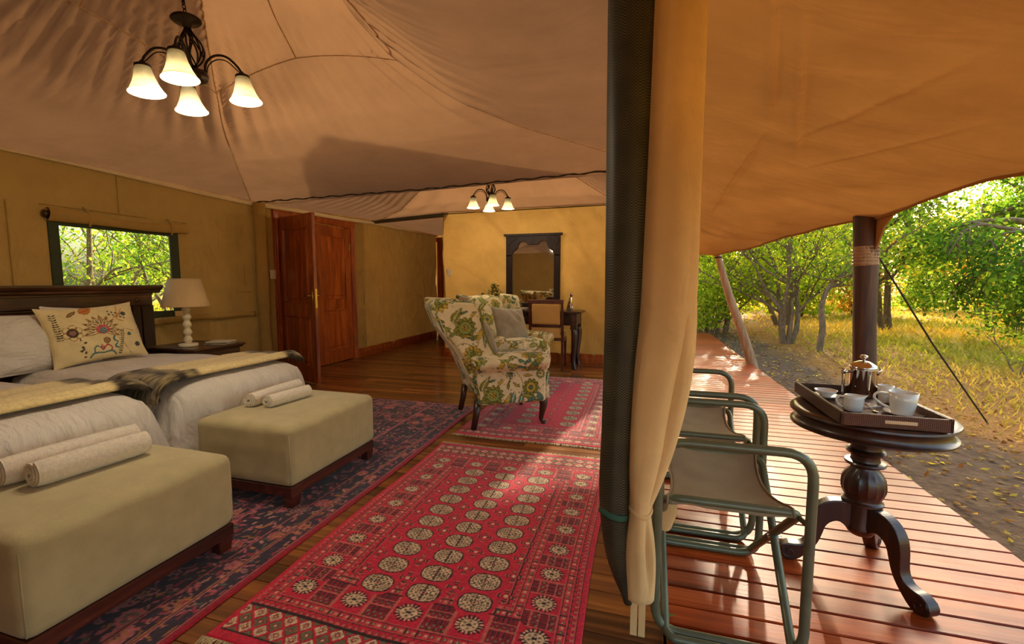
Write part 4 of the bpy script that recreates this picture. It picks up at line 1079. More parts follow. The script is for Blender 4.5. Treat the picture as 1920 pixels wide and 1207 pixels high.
# ------------------------------------------------------------------ bedside table, lamp, magazines
ns = thing('bedside_table', 'dark wooden bedside table under the white lamp', 'bedside table', (-3.87, 3.02, 0))
obj('top', join(box(-.30, .30, -.25, .25, .600, .620, .006), box(-.285, .285, -.235, .235, .585, .600, .004)), M['darkx'], ns, False)
obj('body', box(-.26, .265, -.215, .215, .08, .585, .004), M['darkx'], ns, False)
for za, zb in ((.40, .56), (.12, .37)):
    d_ = obj('drawer', box(.265, .280, -.19, .19, za, zb, .004), M['darkx'], ns, False)
    obj('knob', lathe([(.006, 0), (.006, .012), (.014, .018), (.014, .026), (0, .03)], 12), M['brass'], d_, loc=(.28, 0, (za+zb)/2), rot=(0, PI/2, 0))
for sx in (-1, 1):
    for sy in (-1, 1): obj('leg', box(sx*.235-.02, sx*.235+.02, sy*.19-.02, sy*.19+.02, 0, .08, .004), M['darkx'], ns, False)
lm = thing('table_lamp', 'white turned-wood table lamp with tan conical shade', 'lamp', (-3.83, 2.915, .620))
obj('base', lathe([(0, 0), (.072, 0), (.075, .006), (.075, .020), (.068, .026), (.03, .03), (0, .03)], 28), M['white'], lm)
prof = [(.022, .028)]
for k in range(5):
    z0 = .032+k*.067; prof += [(.022, z0), (.034, z0+.020), (.034, z0+.032), (.024, z0+.055), (.021, z0+.066)]
prof += [(.016, .375), (.016, .395), (0, .396)]
obj('column', lathe(prof, 20), M['white'], lm)
sh = obj('lamp_shade', lathe([(.178, .355), (.118, .592), (.115, .592), (.175, .355), (.178, .355)], 40, cap=False), M['shade'], lm)
for q_, z_ in ((.1165, .592), (.176, .356)): obj('rim', tube([(q_*math.cos(a), q_*math.sin(a), z_) for a in np.linspace(0, 2*PI, 40)], .004, 6), M['shade'], sh)
obj('shade_lining', lathe([(.174, .357), (.1135, .590)], 40, cap=False), M['white'], sh)
obj('bulb', lathe([(0, .52), (.02, .51), (.03, .48), (.022, .45), (.014, .42), (.014, .39)], 16), M['frost'], lm)
g = 'magazines on the bedside table'
for k, (x, yy, a, lab) in enumerate(((-3.72, 3.13, .25, 'thin dark magazine at the bottom of the bedside pile'), (-3.71, 3.125, .4, 'pale leaflet on top of the dark magazine beside the lamp'))):
    mg = thing('magazine', lab, 'magazine', (x, yy, .620+k*.014), a, g)
    obj('pages', box(-.10+.01*k, .10, -.075, .075, .001, .010, .001), M['paper'], mg, False); obj('cover', box(-.102+.01*k, .102, -.077, .077, .0095, .0125, .0005), M['green'] if k == 0 else M['paper'], mg, False)

# ------------------------------------------------------------------ console table, mirror, desk chair, small things on the console
ct = thing('console_table', 'dark carved console table below the tall mirror', 'console table', (-1.54, 6.17, 0))
obj('top', prism([(-.80, .765), (-.80, .772), (-.785, .779), (-.785, .79), (.785, .79), (.785, .779), (.80, .772), (.80, .765)], -.255, .245, 'y'), M['dark'], ct, False)
obj('apron', box(-.73, .73, -.215, .225, .60, .765, .004), M['dark'], ct, False)
for a, b in ((-.62, -.22), (-.20, .20), (.22, .62)):
    d_ = obj('drawer', join(box(a, b, -.228, -.214, .62, .75, .003), box(a+.025, b-.025, -.234, -.226, .643, .727, .003)), M['dark'], ct, False)
    obj('knob', lathe([(.006, 0), (.006, .012), (.015, .02), (.013, .03), (0, .033)], 12), M['brass'], d_, loc=((a+b)/2, -.232, .685), rot=(PI/2, 0, 0))
for sx in (-1, 1):
    for sy in (-1, 1):
        x, yy = sx*.69, sy*.20
        lg = obj('leg', join(box(x-.045, x+.045, yy-.045, yy+.045, .57, .765, .006), box(x-.05, x+.05, yy-.05, yy+.05, .55, .575, .006),
             tube(spline([(x, yy, .56), (x+sx*.012, yy+sy*.012, .47), (x+sx*.004, yy+sy*.004, .30), (x-sx*.006, yy-sy*.006, .14), (x+sx*.006, yy+sy*.006, .05), (x+sx*.014, yy+sy*.014, 0)], 20),
             np.interp(np.linspace(0, 1, 21), [0, .18, .5, .8, .92, 1], [.040, .046, .036, .026, .034, .036]), 10)), M['dark'], ct, True, auto=35)
        obj('inlay', box(x-.026, x+.026, yy+sy*.043, yy+sy*.050, .60, .74, .003), M['mahog'], lg, False)
mr_ = thing('wall_mirror', 'tall mirror in a dark carved frame leaning on the console table', 'mirror', (-1.53, 6.415, .792))
H_ = 1.11
half = [(-.41, 1.085), (-.41, .78), (-.315, .78), (-.315, .80), (-.300, .845), (-.262, .872), (-.232, .90), (-.222, .945), (-.195, .985), (-.15, .997), (-.105, .985), (-.085, .955), (-.06, .945), (0, .945)]
outl = half + [(-a, b) for a, b in half[::-1][1:]]
bevel(obj('crest', prism(outl, -.045, -.005, 'y'), M['ebony'], mr_, False), .004)
obj('cornice', prism([(-.44, 1.085), (-.425, 1.075), (.425, 1.075), (.44, 1.085), (.44, 1.108), (-.44, 1.108)], -.065, .0, 'y'), M['ebony'], mr_, False)
for s in (-1, 1):
    obj('stile', join(box(s*.365-.045, s*.365+.045, -.045, -.005, 0, .80, .004), box(s*.325-.008, s*.325+.008, -.040, -.01, 0, .80, .003)), M['ebony'], mr_, False)
    bevel(obj('carving', prism([(s*a, b) for a, b in ((.40, 1.03), (.34, 1.06), (.27, 1.045), (.22, 1.06), (.25, 1.03), (.30, 1.01), (.33, .97), (.37, .93), (.385, .98))][::s], -.053, -.044, 'y'), M['ebony'], mr_, False), .003)
obj('bottom_rail', box(-.32, .32, -.045, -.005, 0, .09, .004), M['ebony'], mr_, False)
obj('mirror_glass', box(-.325, .325, -.018, -.010, .08, 1.02, .001), M['mirror'], mr_, False)

dc = thing('desk_chair', 'mahogany desk chair with tan upholstered back, turned towards the console', 'chair', (-1.205, 5.98, 0))
for s in (-1, 1):
    obj('back_post', join(tube([(s*.222, -.15, .43), (s*.222, -.17, .65), (s*.222, -.195, .94)], [.024, .022, .020], 4, flat=1.0, up=(1, 1, 0))), M['mahog'], dc, False)
    obj('leg', tube([(s*.222, -.15, .45), (s*.222, -.155, .22), (s*.226, -.19, 0)], [.024, .021, .017], 4, up=(1, 1, 0)), M['mahog'], dc, False)
    obj('leg', tube([(s*.205, .19, .42), (s*.205, .195, .2), (s*.205, .20, 0)], [.024, .02, .015], 4, up=(1, 1, 0)), M['mahog'], dc, False)
    obj('side_rail', box(s*.212-.012, s*.212+.012, -.15, .19, .375, .43, .003), M['mahog'], dc, False)
obj('top_rail', box(-.24, .24, -.215, -.175, .90, .955, .006), M['mahog'], dc, False)
obj('cross_rail', box(-.21, .21, -.175, -.150, .58, .625, .004), M['mahog'], dc, False)
obj('cross_rail', box(-.21, .21, -.168, -.140, .40, .45, .004), M['mahog'], dc, False)
obj('front_rail', box(-.2, .2, .18, .205, .375, .43, .003), M['mahog'], dc, False)
obj('back_pad', xform(rbox(.195, .022, .145, .02, .03), Matrix.Translation((0, -.182, .762)) @ Matrix.Rotation(math.radians(4.5), 4, 'X')), M['cloth'], dc)
obj('lower_pad', move(rbox(.195, .014, .066, .012, .03), (0, -.156, .515)), M['cloth'], dc)
obj('seat', move(rbox(.225, .19, .035, .03, .03), (0, .02, .455)), M['cloth'], dc)

cat = thing('cat_figurine', 'small polished silver figurine of a sitting cat on the console', 'figurine', (-.935, 6.16, .79), math.radians(-40))
obj('body', tube(spline([(-.02, 0, 0), (-.015, 0, .04), (0, 0, .09), (.012, 0, .14), (.018, 0, .18), (.025, 0, .205), (.03, 0, .235)], 28), np.interp(np.linspace(0, 1, 29), [0, .1, .3, .5, .68, .75, .85, .95, 1], [.035, .040, .036, .026, .017, .020, .026, .020, .004]), 12), M['steel'], cat)
for s in (-1, 1):
    obj('ear', lathe([(.010, 0), (.006, .014), (0, .028)], 8), M['steel'], cat, loc=(.022, s*.013, .232))
    obj('front_leg', tube([(.02, s*.013, .11), (.028, s*.014, .05), (.032, s*.014, .008), (.045, s*.014, .005)], [.012, .009, .008, .007], 8), M['steel'], cat)
obj('tail', tube(spline([(-.05, 0, .01), (-.065, .01, .03), (-.06, .02, .08), (-.05, .02, .10)], 16), .007, 7), M['steel'], cat)
thing('potted_plant', 'small bushy green plant on the console table', 'plant', (-2.07, 6.20, .79)).scale = (1.35, 1.35, 1.35); pp = SC.objects['potted_plant']
obj('pot', lathe([(0, 0), (.04, 0), (.055, .085), (.06, .09), (.056, .10), (.05, .095), (0, .09)], 18), M['pot'], pp)
rr = random.Random(8); V, F = [], []
for k in range(420):
    a, el = rr.uniform(0, 6.28), rr.uniform(.1, 1.5); r = rr.uniform(.02, .13)*(1.1-.3*math.sin(el)); c = np.array([r*math.cos(a)*math.cos(el), r*math.sin(a)*math.cos(el), .11+.17*math.sin(el)*rr.uniform(.4, 1)])
    d = np.array([math.cos(a), math.sin(a), rr.uniform(-.2, .8)]); d /= np.linalg.norm(d); s = np.cross(d, (0, 0, 1)); s /= np.linalg.norm(s); L = rr.uniform(.018, .034); b = len(V)
    V += [c, c+d*L*.5+s*L*.3+(0, 0, .003), c+d*L, c+d*L*.5-s*L*.3]; F.append((b, b+1, b+2, b+3))
f_ = obj('foliage', (np.array(V), F), M['plantg'], pp, False); f_['kind'] = 'stuff'
cs = thing('candlestick', 'dark turned candlestick at the hidden end of the console', 'candlestick', (-2.27, 6.25, .79))
obj('stem', lathe([(0, 0), (.045, 0), (.045, .012), (.02, .02), (.013, .05), (.02, .07), (.012, .10), (.018, .15), (.022, .20), (.022, .235), (.014, .24), (0, .24)], 16), M['dark'], cs)
g = 'small glass bottles on the console'
for k, (x, yy, h, lab) in enumerate(((-1.875, 6.13, .15, 'taller clear glass bottle beside the mirror frame'), (-1.80, 6.10, .12, 'shorter clear glass bottle in front of the mirror'))):
    bt = thing('glass_bottle', lab, 'bottle', (x, yy, .79), 0, g)
    obj('bottle', lathe([(0, 0), (.024, 0), (.026, .01), (.026, h*.55), (.012, h*.72), (.011, h*.9), (.014, h*.92), (.014, h*.96), (0, h*.96)], 16), M['glass'], bt); obj('stopper', lathe([(.008, h*.95), (.013, h), (.010, h+.018), (0, h+.022)], 12), M['steel'], bt)
g = 'papers and books on the console'
for k, (z, a, lab) in enumerate(((0, .1, 'bottom book of the pile on the console in front of the mirror'), (.018, -.1, 'pale booklet on top of the pile on the console'))):
    bk = thing('book', lab, 'book', (-1.66, 6.08, .79+z), a, g); obj('pages', box(-.115, .115, -.08, .08, .002, .0155, .001), M['paper'], bk, False); obj('cover', join(box(-.12, .12, -.085, .085, 0, .0025, .0005), box(-.12, .12, -.085, .085, .0155, .018, .0005)), M['paper'] if k else M['green'], bk, False)

# ------------------------------------------------------------------ chandeliers
def make_chandelier(label, loc, rot, top, ph, watts, skew=(0, 0, 0, 0)):
    t = thing('chandelier', label, 'chandelier', loc, 0, 'wrought-iron chandeliers'); t.rotation_euler = rot
    obj('canopy', lathe([(0, .300), (.010, .298), (.018, .292), (.062, .284), (.070, .275), (.062, .267), (.024, .258), (.016, .235), (.012, .23)], 24), M['iron'], t)
    for k in range(6):
        for d in (1, -1):
            zz = np.linspace(.235, .045, 22); u = (.235-zz)/.19; r = .012+.046*np.sin(PI*np.clip(u, 0, 1)**1.25)**1.0
            th = k*PI/3+d*u*1.15; obj('cage_wire', tube(np.stack([r*np.cos(th), r*np.sin(th), zz], -1), .0044, 5), M['iron'], t)
    obj('hub', lathe([(0, .05), (.014, .05), (.018, .03), (.052, .022), (.060, .002), (.052, -.022), (.024, -.034), (.012, -.04), (0, -.042)], 20), M['iron'], t)
    P = []
    nlink = int((top-.30)/.026)
    obj('rod', tube([(0, 0, .36), (0, 0, top)], .005, 6), M['iron'], t)
    for k in range(3):
        a = np.linspace(0, 2*PI, 13); q = np.stack([.009*np.cos(a), 0*a, .318+k*.022+.014*np.sin(a)], -1)
        obj('chain_link', tube(q if k % 2 == 0 else q[:, [1, 0, 2]], .0025, 5), M['iron'], t)
    for k in range(4):
        a = ph+k*PI/2+math.radians(skew[k]); ca, sa = math.cos(a), math.sin(a)
        P = spline([(.045, .012), (.055, .07), (.10, .115), (.155, .115), (.20, .07), (.215, .035)], 24); Q = spline([(.05, .005), (.065, .06), (.105, .095), (.15, .095), (.19, .058), (.21, .035)], 24)
        arm = obj('arm', join(tube([(r*ca, r*sa, z) for r, z in P], .006, 7), tube([(r*ca, r*sa, z) for r, z in Q], .003, 6)), M['iron'], t)
        c = (.215*ca, .215*sa, 0)
        obj('cup', lathe([(0, .05), (.008, .048), (.014, .038), (.034, .028), (.036, .018), (.030, .014)], 16), M['iron'], arm, loc=c)
        sp = [(.032, .020), (.036, .005), (.044, -.03), (.054, -.062), (.068, -.092), (.080, -.108)]
        s2 = [(.077, -.107)] + [(r-.004, z) for r, z in sp[::-1][1:]]
        obj('glass_shade', lathe(sp+s2, 28, cap=False), M['frost'], arm, loc=c)
        obj('bulb', lathe([(0, -.088), (.016, -.084), (.027, -.066), (.029, -.050), (.020, -.024), (.012, -.005), (.012, .012), (0, .013)], 16), M['bulb'], arm, loc=c)
        ld = bpy.data.lights.new('chandelier_bulb', 'POINT'); ld.energy = watts; ld.color = (1, .86, .64); ld.shadow_soft_size = .03
        lo = bpy.data.objects.new('chandelier_bulb', ld); COL.objects.link(lo); lo.parent = t; lo.location = (c[0], c[1], -.118)
    return t
make_chandelier('wrought-iron chandelier with four lit glass shades hanging over the beds', (-1.985, 1.625, 2.125), (math.radians(2.5), math.radians(-5), 0), 1.36, math.radians(45), 6, (0, 15, 0, -13)).scale = (.88, .88, .88)
make_chandelier('wrought-iron chandelier with lit glass shades over the armchairs', (-1.80, 5.265, 2.205), (0, 0, 0), .80, math.radians(25), 5)

# ------------------------------------------------------------------ rolled side curtain: canvas and insect screen
cu = thing('rolled_curtain', 'tied-back side curtain of tan canvas and dark insect screen', 'curtain', (0, 1.45, 0))
def bundle(keys, n=40, groove=None, seed=0, up=120):
    """keys: (z, x0, x1, depth, y)"""
    K = np.array(keys, float)[::-1]; zs = np.linspace(K[0, 0], K[-1, 0], up)
    def ci(c): 
        from_ = np.interp(zs, K[:, 0], K[:, c]); k = np.ones(7)/7; return np.convolve(np.pad(from_, 3, 'edge'), k, 'valid')
    x0, x1, dp, yc = ci(1), ci(2), ci(3), ci(4); th = np.arange(n)*2*PI/n; V = []
    for i, z in enumerate(zs):
        c, s = np.cos(th), np.sin(th); r = np.ones(n)
        if groove is not None: r = r - groove(z)*(np.exp(-((th-5.20+.35*(z-.8))/.15)**2)-.22*np.exp(-((th-4.75)/.28)**2)-.18*np.exp(-((th-5.7)/.28)**2))
        r = r*(1+.05*vnoise(th*1.5, np.full(n, z), 2.0, seed)+.012*np.sin(th*7+z*3))
        V.append(np.stack([(x0[i]+x1[i])/2+(x1[i]-x0[i])/2*c*r, yc[i]+dp[i]*s*r, np.full(n, z)], -1))
    V = np.vstack(V); F = []
    for i in range(up-1):
        for j in range(n):
            a, b = i*n+j, i*n+(j+1) % n; F.append((a, b, b+n, a+n))
    F.append(tuple(range(n))[::-1]); F.append(tuple(range((up-1)*n, up*n)))
    return V, F
obj('insect_screen', bundle([(2.20, -.118, .035, .055, .01), (1.6, -.112, .022, .055, .01), (1.06, -.106, .010, .055, .01), (.70, -.110, -.005, .055, .01), (.52, -.116, -.016, .05, .0), (.42, -.112, -.018, .05, 0), (.30, -.098, -.012, .045, 0), (.20, -.070, -.005, .04, 0), (.11, -.020, .004, .02, 0)], 36, None, 1), M['screen'], cu)
cv = obj('canvas_roll', bundle([(2.20, .012, .172, .075, .02), (1.6, .004, .172, .075, .02), (1.12, -.005, .172, .075, .02), (1.02, -.010, .158, .075, .015), (.92, -.014, .130, .075, .005), (.80, -.017, .106, .072, -.005), (.66, -.020, .088, .066, -.008), (.54, -.020, .066, .056, -.008), (.47, -.014, .050, .045, -.004), (.435, -.010, .046, .042, 0), (.41, -.014, .055, .047, 0), (.33, -.032, .068, .06, 0), (.22, -.030, .074, .055, 0), (.135, -.020, .070, .04, 0)], 48, lambda z: .55*math.exp(-((z-.30)/.09)**2), 2), M['roll'], cu)
obj('canvas_fold', bundle([(1.20, .085, .168, .055, .03), (1.06, .088, .1735, .06, .025), (.95, .086, .170, .058, .02), (.85, .080, .160, .055, .015), (.75, .070, .143, .052, .012), (.64, .056, .118, .047, .010), (.54, .040, .088, .042, .008), (.47, .022, .062, .036, .006), (.43, .012, .048, .030, .006)], 32, None, 4, 80), M['roll'], cv)
obj('tie_band', tube([(.0195+.0335*math.cos(a), .001+.046*math.sin(a), .437+.006*math.sin(a*2+.5)) for a in np.linspace(0, 2*PI, 36)], .006, 6, flat=1.8, up=(0, 0, 1)), M['roll'], cu)
obj('hem_band', tube([(.025+.043*math.cos(a), .001+.038*math.sin(a), .150) for a in np.linspace(0, 2*PI, 36)], .003, 6, flat=4.5, up=(0, 0, 1)), M['roll'], cu)
obj('side_flap', xform(rbox(.028, .04, .055, .025, .02), Matrix.Translation((.115, .20, .33)) @ Matrix.Rotation(.3, 4, 'Y')), M['roll'], cu)
for x, dx in ((-.004, -.004), (.022, .010)): obj('tail_strap', join(box(x, x+.022, -.012, -.008, .0, .14, .001)), M['roll'], cu, False)
obj('edge_binding', tube([(-.065+.048*math.cos(a), -.001-.051*math.sin(a), .425-.012*math.cos(a)) for a in np.linspace(.4, 2.75, 24)], .002, 6, flat=6, up=(0, 0, 1)), M['teal'], cu)

# ------------------------------------------------------------------ folding safari chairs
def make_safari(label, loc, hw):
    t = thing('safari_chair', label, 'chair', loc, 0, 'green folding safari chairs on the deck')
    r = .0150; xb, xf, za = -.225, .215, .668
    for s in (-1, 1):
        y = s*hw
        P = bend_path([(-.02, y, za), (xf, y, za), (xf, y, r), (xb, y, r), (xb, y, za), (-.02, y, za)], .085, 8)
        obj('side_frame', tube(P, r, 12, cap=False), M['tubeg'], t)
        obj('back_post', tube([(xb+.01, y*.98, .55), (xb-.03, y*.97, .74), (xb-.06, y*.96, .93)], r*.9, 10), M['tubeg'], t)
        ys = -s*(hw-.038)
        yo = s*(hw+.032)
        P = bend_path([(0, ys, .462), (xf-.015, ys, .462), (xf-.03, yo-s*.02, r+.01), (xf-.06, yo, r+.001), (-.17, yo, r+.001), (-.19, yo-s*.02, r+.01), (-.20, ys, .462), (0, ys, .462)], .05, 6)
        obj('cross_leg', tube(P, r*.92, 10, cap=False), M['tubeg'], t)
        obj('stud', tube([(xf-.02, ys, .448), (xf, s*-1*hw, .440)], .008, 8), M['tubeg'], t)
    obj('pivot_bolt', tube([(xf-.04, 0, .25), (xf+.005, 0, .25)], .008, 8), M['steel'], t)
    w = hw-.038
    def seat(u, v):
        x = -.195+u*.375; yy = -1+2*v; inn = .028*(1-yy**2)*(2*u-1)
        z = .478-.045*(1-yy**2)+.004*np.sin(u*7+3*vnoise(u*3, v*4, 1)); edge = np.clip((np.abs(yy)-.93)/.07, 0, 1)
        return x-inn, yy*(w+.014), z-.03*edge**2
    G = grid(seat, 22, 40); st = obj('seat', G, M['sling'], t); st.modifiers.new('thick', 'SOLIDIFY').thickness = .004
    for e in (0, 1):
        vv = np.linspace(0, 1, 40); q = np.stack(seat(np.full(40, float(e)), vv), -1); obj('hem', tube(q+np.array([0, 0, .001]), .004, 5), M['sling'], st)
    G = grid(lambda u, v: (xb-.022-.05*u-.02*np.sin(v*PI), (-1+2*v)*hw*.965, .70+u*.19), 10, 24); bk = obj('backrest', G, M['sling'], t); bk.modifiers.new('thick', 'SOLIDIFY').thickness = .004
    return t
make_safari('green folding safari chair nearest the tied curtain', (.300, 1.747, 0), .272)
make_safari('second green folding safari chair, behind the nearest one', (.305, 2.448, 0), .288)

# ------------------------------------------------------------------ pedestal table
TX, TY, TZ = .892, 2.052, .667
pt = thing('pedestal_table', 'round dark wooden pedestal table on three scrolled legs', 'table', (TX, TY, 0))
obj('table_top', lathe([(0, TZ), (.225, TZ), (.230, TZ+.002), (.258, TZ+.002), (.266, TZ-.003), (.268, TZ-.010), (.262, TZ-.017), (.250, TZ-.022), (.246, TZ-.030), (.247, TZ-.048), (.254, TZ-.056), (.264, TZ-.060), (.264, TZ-.066), (.245, TZ-.070), (.05, TZ-.072), (0, TZ-.072)], 72), M['dark'], pt, auto=42)
prof = [(0, .145), (.02, .150), (.04, .160), (.052, .178), (.054, .19), (.050, .20), (.050, .285), (.060, .288), (.070, .293), (.070, .300), (.062, .306), (.060, .312), (.070, .335), (.075, .350), (.076, .368), (.074, .39), (.062, .415), (.048, .432), (.045, .442), (.050, .448), (.066, .452), (.069, .458), (.066, .464), (.050, .468), (.047, .478), (.049, .492), (.064, .499), (.067, .506), (.062, .513), (.052, .518), (.050, .53), (.056, .55), (.056, .597), (0, .597)]
obj('column', lathe(prof, 96, lambda r, z, th: 1+(-.045*np.abs(np.cos(th*8))**.6 if .32 < z < .42 else 0)*np.ones_like(th)), M['dark'], pt, auto=42)
leg_o = [(.030, .318), (.070, .330), (.115, .322), (.150, .292), (.170, .250), (.178, .200), (.180, .150), (.184, .110), (.200, .082), (.226, .074), (.252, .072), (.276, .058), (.288, .036), (.282, .014), (.262, .002), (.238, .000), (.214, .012), (.190, .036), (.164, .068), (.146, .104), (.134, .150), (.124, .190), (.104, .216), (.076, .222), (.030, .190)]
for k, a in enumerate((-64, 56, 176)):
    P = spline([(p, q if q < .1 else .1+(q-.1)*.83, 0) for p, q in leg_o], 100, True)
    lg = obj('leg', rotz(prism([(p, q) for p, q, _ in P], -.024, .024, 'y'), math.radians(a)), M['dark'], pt, False); bevel(lg, .006, 2)
    for s in (-1, 1):
        th = np.linspace(0, 4.5*PI/2, 26); rr = .006+.022*th/th[-1]
        obj('scroll', rotz(tube(np.stack([.252+rr*np.cos(th), np.full(26, s*.0245), .036+rr*np.sin(th)], -1), .003, 5), math.radians(a)), M['dark'], lg)

# ------------------------------------------------------------------ tray and coffee things
tr = thing('serving_tray', 'brown woven serving tray lying on the round table', 'tray', (.872, 2.066, TZ+.003), math.radians(-.5))
obj('tray_base', box(-.158, .158, -.248, .248, 0, .008, .002), M['rattan'], tr, False)
def side(a0, a1, b0, b1): return join(box(a0, a1, b0, b1, 0, .050, .003))
for s in (-1, 1):
    obj('side_panel', box(s*.158-.007, s*.158+.007, -.255, .255, 0, .050, .003), M['rattan'], tr, False)
    e = obj('end_panel', box(-.165, .165, s*.248-.007, s*.248+.007, 0, .046, .003), M['rattan'], tr, False)
    obj('handle_slot', box(-.032, .062, s*.2555-.0012, s*.2555+.0012, .018, .030, .001), M['cord'], e, False)
TB = TZ+.011
fp = thing('coffee_press', 'polished steel coffee press with domed lid on the tray', 'coffee pot', (.957, 2.275, TB))
obj('body', lathe([(0, 0), (.045, 0), (.048, .004), (.048, .118), (.051, .122), (.051, .128), (.047, .128), (0, .126)], 40), M['steel'], fp)
ld_ = obj('lid', lathe([(.052, .126), (.053, .132), (.048, .140), (.036, .150), (.018, .158), (.006, .160), (0, .160)], 40), M['steel'], fp)
obj('knob', lathe([(.005, .158), (.005, .168), (.012, .172), (.016, .178), (.012, .184), (0, .186)], 20), M['steel'], ld_)
obj('handle', tube(bend_path([(-.042, -.01, .112), (-.085, -.03, .112), (-.085, -.03, .012), (-.078, -.028, .006)], .012, 5), .0065, 8), M['steel'], fp)
obj('handle_cap', tube([(-.085, -.03, .104), (-.085, -.03, .128)], .0085, 10), M['steel'], fp)
obj('spout', tube([(.045, -.005, .105), (.058, -.007, .12), (.064, -.008, .126)], [.014, .011, .008], 8), M['steel'], fp)
def make_cup(name, label, loc, rz, r0, r1, h, hr, group, saucer=True):
    t = thing(name, label, 'cup', loc, rz, group)
    z0 = 0.0
    obj('body', lathe([(0, z0), (r0, z0), (r0+.002, z0+.004), (r1*.93, z0+h*.6), (r1, z0+h), (r1-.003, z0+h), (r1*.90, z0+h*.6), (r0-.004, z0+.008), (0, z0+.008)], 36), M['china'], t)
    obj('handle', tube(spline([(-r1*.93, 0, z0+h*.86), (-r1-hr*.8, 0, z0+h*.88), (-r1-hr, 0, z0+h*.62), (-r1-hr*.45, 0, z0+h*.36), (-r0-.004, 0, z0+h*.22)], 20), .0048, 8), M['china'], t)
    return t
g = 'white china on the tray'
def make_saucer(label, loc, r):
    t = thing('saucer', label, 'saucer', loc, 0, 'white saucers on the tray'); obj('plate', lathe([(0, 0), (r*.55, 0), (r*.62, .003), (r, .012), (r, .014), (r*.6, .006), (0, .005)], 36), M['china'], t); return t
make_saucer('white saucer under the large mug', (.975, 1.985, TB), .062)
make_cup('coffee_mug', 'large white mug at the front of the tray', (.970, 1.985, TB+.005), math.radians(-14), .032, .045, .084, .040, 'white cups on the tray')
make_cup('coffee_mug', 'white cup mostly hidden behind the coffee press', (1.002, 2.180, TB), math.radians(140), .021, .0285, .074, .022, 'white cups on the tray')
jg = thing('milk_jug', 'small white milk jug with a handle at the front of the tray', 'jug', (.818, 2.005, TB), math.radians(-12))
Gj = lathe([(0, 0), (.027, 0), (.031, .004), (.032, .025), (.029, .05), (.0295, .062), (.0265, .062), (.026, .05), (.029, .025), (.026, .008), (0, .008)], 36)
Vj = Gj[0].copy(); k = sstep(.04, .062, Vj[:, 2])*np.exp(-(np.arctan2(Vj[:, 1], Vj[:, 0])/.45)**2); Vj[:, 0] += .016*k; Vj[:, 2] += .004*k
obj('body', (Vj, Gj[1]), M['china'], jg); obj('handle', tube(spline([(-.028, 0, .052), (-.048, 0, .054), (-.054, 0, .036), (-.044, 0, .016), (-.030, 0, .012)], 18), .0042, 8), M['china'], jg)
make_saucer('white saucer under the small bowl at the back of the tray', (.795, 2.205, TB), .052)
bw = thing('sugar_bowl', 'shallow white bowl on a saucer at the back of the tray', 'bowl', (.795, 2.205, TB+.005)); obj('bowl', lathe([(0, 0), (.018, 0), (.020, .004), (.036, .020), (.044, .030), (.041, .030), (.032, .019), (.016, .007), (0, .006)], 32), M['china'], bw)
g = 'teaspoons on the tray'
def make_spoon(label, loc, rz):
    t = thing('teaspoon', label, 'spoon', loc, rz, g)
    obj('stem', tube([(0, 0, .003), (.04, 0, .005), (.085, 0, .004)], [.0018, .0014, .0028], 6), M['steel'], t); G = lathe([(0, 0), (.006, .001), (.011, .004), (.010, .0045), (0, .002)], 16); V = G[0].copy(); V[:, 0] *= 1.5; obj('bowl', (V+np.array([-.012, 0, .0005]), G[1]), M['steel'], t)
make_spoon('steel teaspoon between the milk jug and the bowl', (.745, 2.08, TB), 1.2)
make_spoon('steel teaspoon beside the large mug', (.895, 2.02, TB), 1.5)
make_spoon('steel teaspoon lying near the tray edge behind the mug', (1.00, 2.075, TB), .6)
nk = thing('paper_napkin', 'folded white paper napkin lying in front of the coffee press', 'napkin', (.905, 2.11, TB), .5); obj('fold', join(box(-.04, .04, -.035, .035, 0, .002, .0005), box(-.038, .036, -.034, .033, .002, .004, .0005)), M['china'], nk, False)

# ------------------------------------------------------------------ veranda post, leaning pole and guy rope
po = thing('veranda_post', 'stout dark timber post carrying the awning', 'post', (1.715, 4.10, -.14))
zz = np.linspace(0, 1.86, 40)
P = np.stack([.060-.110*zz/1.86+.003*np.sin(zz*5), .02-.03*zz/1.86, zz], -1)
Gp = tube(P, .079+.003*np.sin(zz*4+1), 20); obj('shaft', Gp, M['post'], po)
obj('collar', tube([(-.0245, -.004, 1.455), (-.0335, -.005, 1.605)], .0818, 24, cap=False), M['pole'], po)
for k in range(6): obj('binding', tube([(-.0285+.0815*math.cos(a), -.004+.0815*math.sin(a), 1.465+k*.026) for a in np.linspace(0, 2*PI, 24)], .006, 5), M['pole'], po)
for s in (-1, 1):
    br = obj('bracket', prism([(s*.07, 1.86), (s*.36, 1.87), (s*.30, 1.80), (s*.20, 1.74), (s*.12, 1.62), (s*.075, 1.55)][::s], -.006, .006, 'x'), M['awn'], po, False)
lp = thing('leaning_pole', 'pale slender pole leaning in under the corner of the awning', 'pole', (1.645, 7.10, -.14))
zz = np.linspace(0, 1.74, 30); P = np.stack([-.56*(zz/1.74)+.012*np.sin(zz*4), .06*zz/1.74, zz], -1)
obj('shaft', tube(P, np.interp(zz, [0, 1.74], [.072, .046])+.002*np.sin(zz*7), 14), M['pole'], lp)
obj('binding', tube([(-.545+.05*math.cos(a), .055+.05*math.sin(a), 1.68+.01*a/6) for a in np.linspace(0, 4*PI, 30)], .006, 5), M['rope'], lp)
tag(obj('guy_rope', tube([(1.74, 4.08, 1.42), (2.4, 4.55, .66), (3.13, 5.05, -.12)], .007, 6), M['rope']), 'thin guy rope slanting from the veranda post to the ground', 'rope')
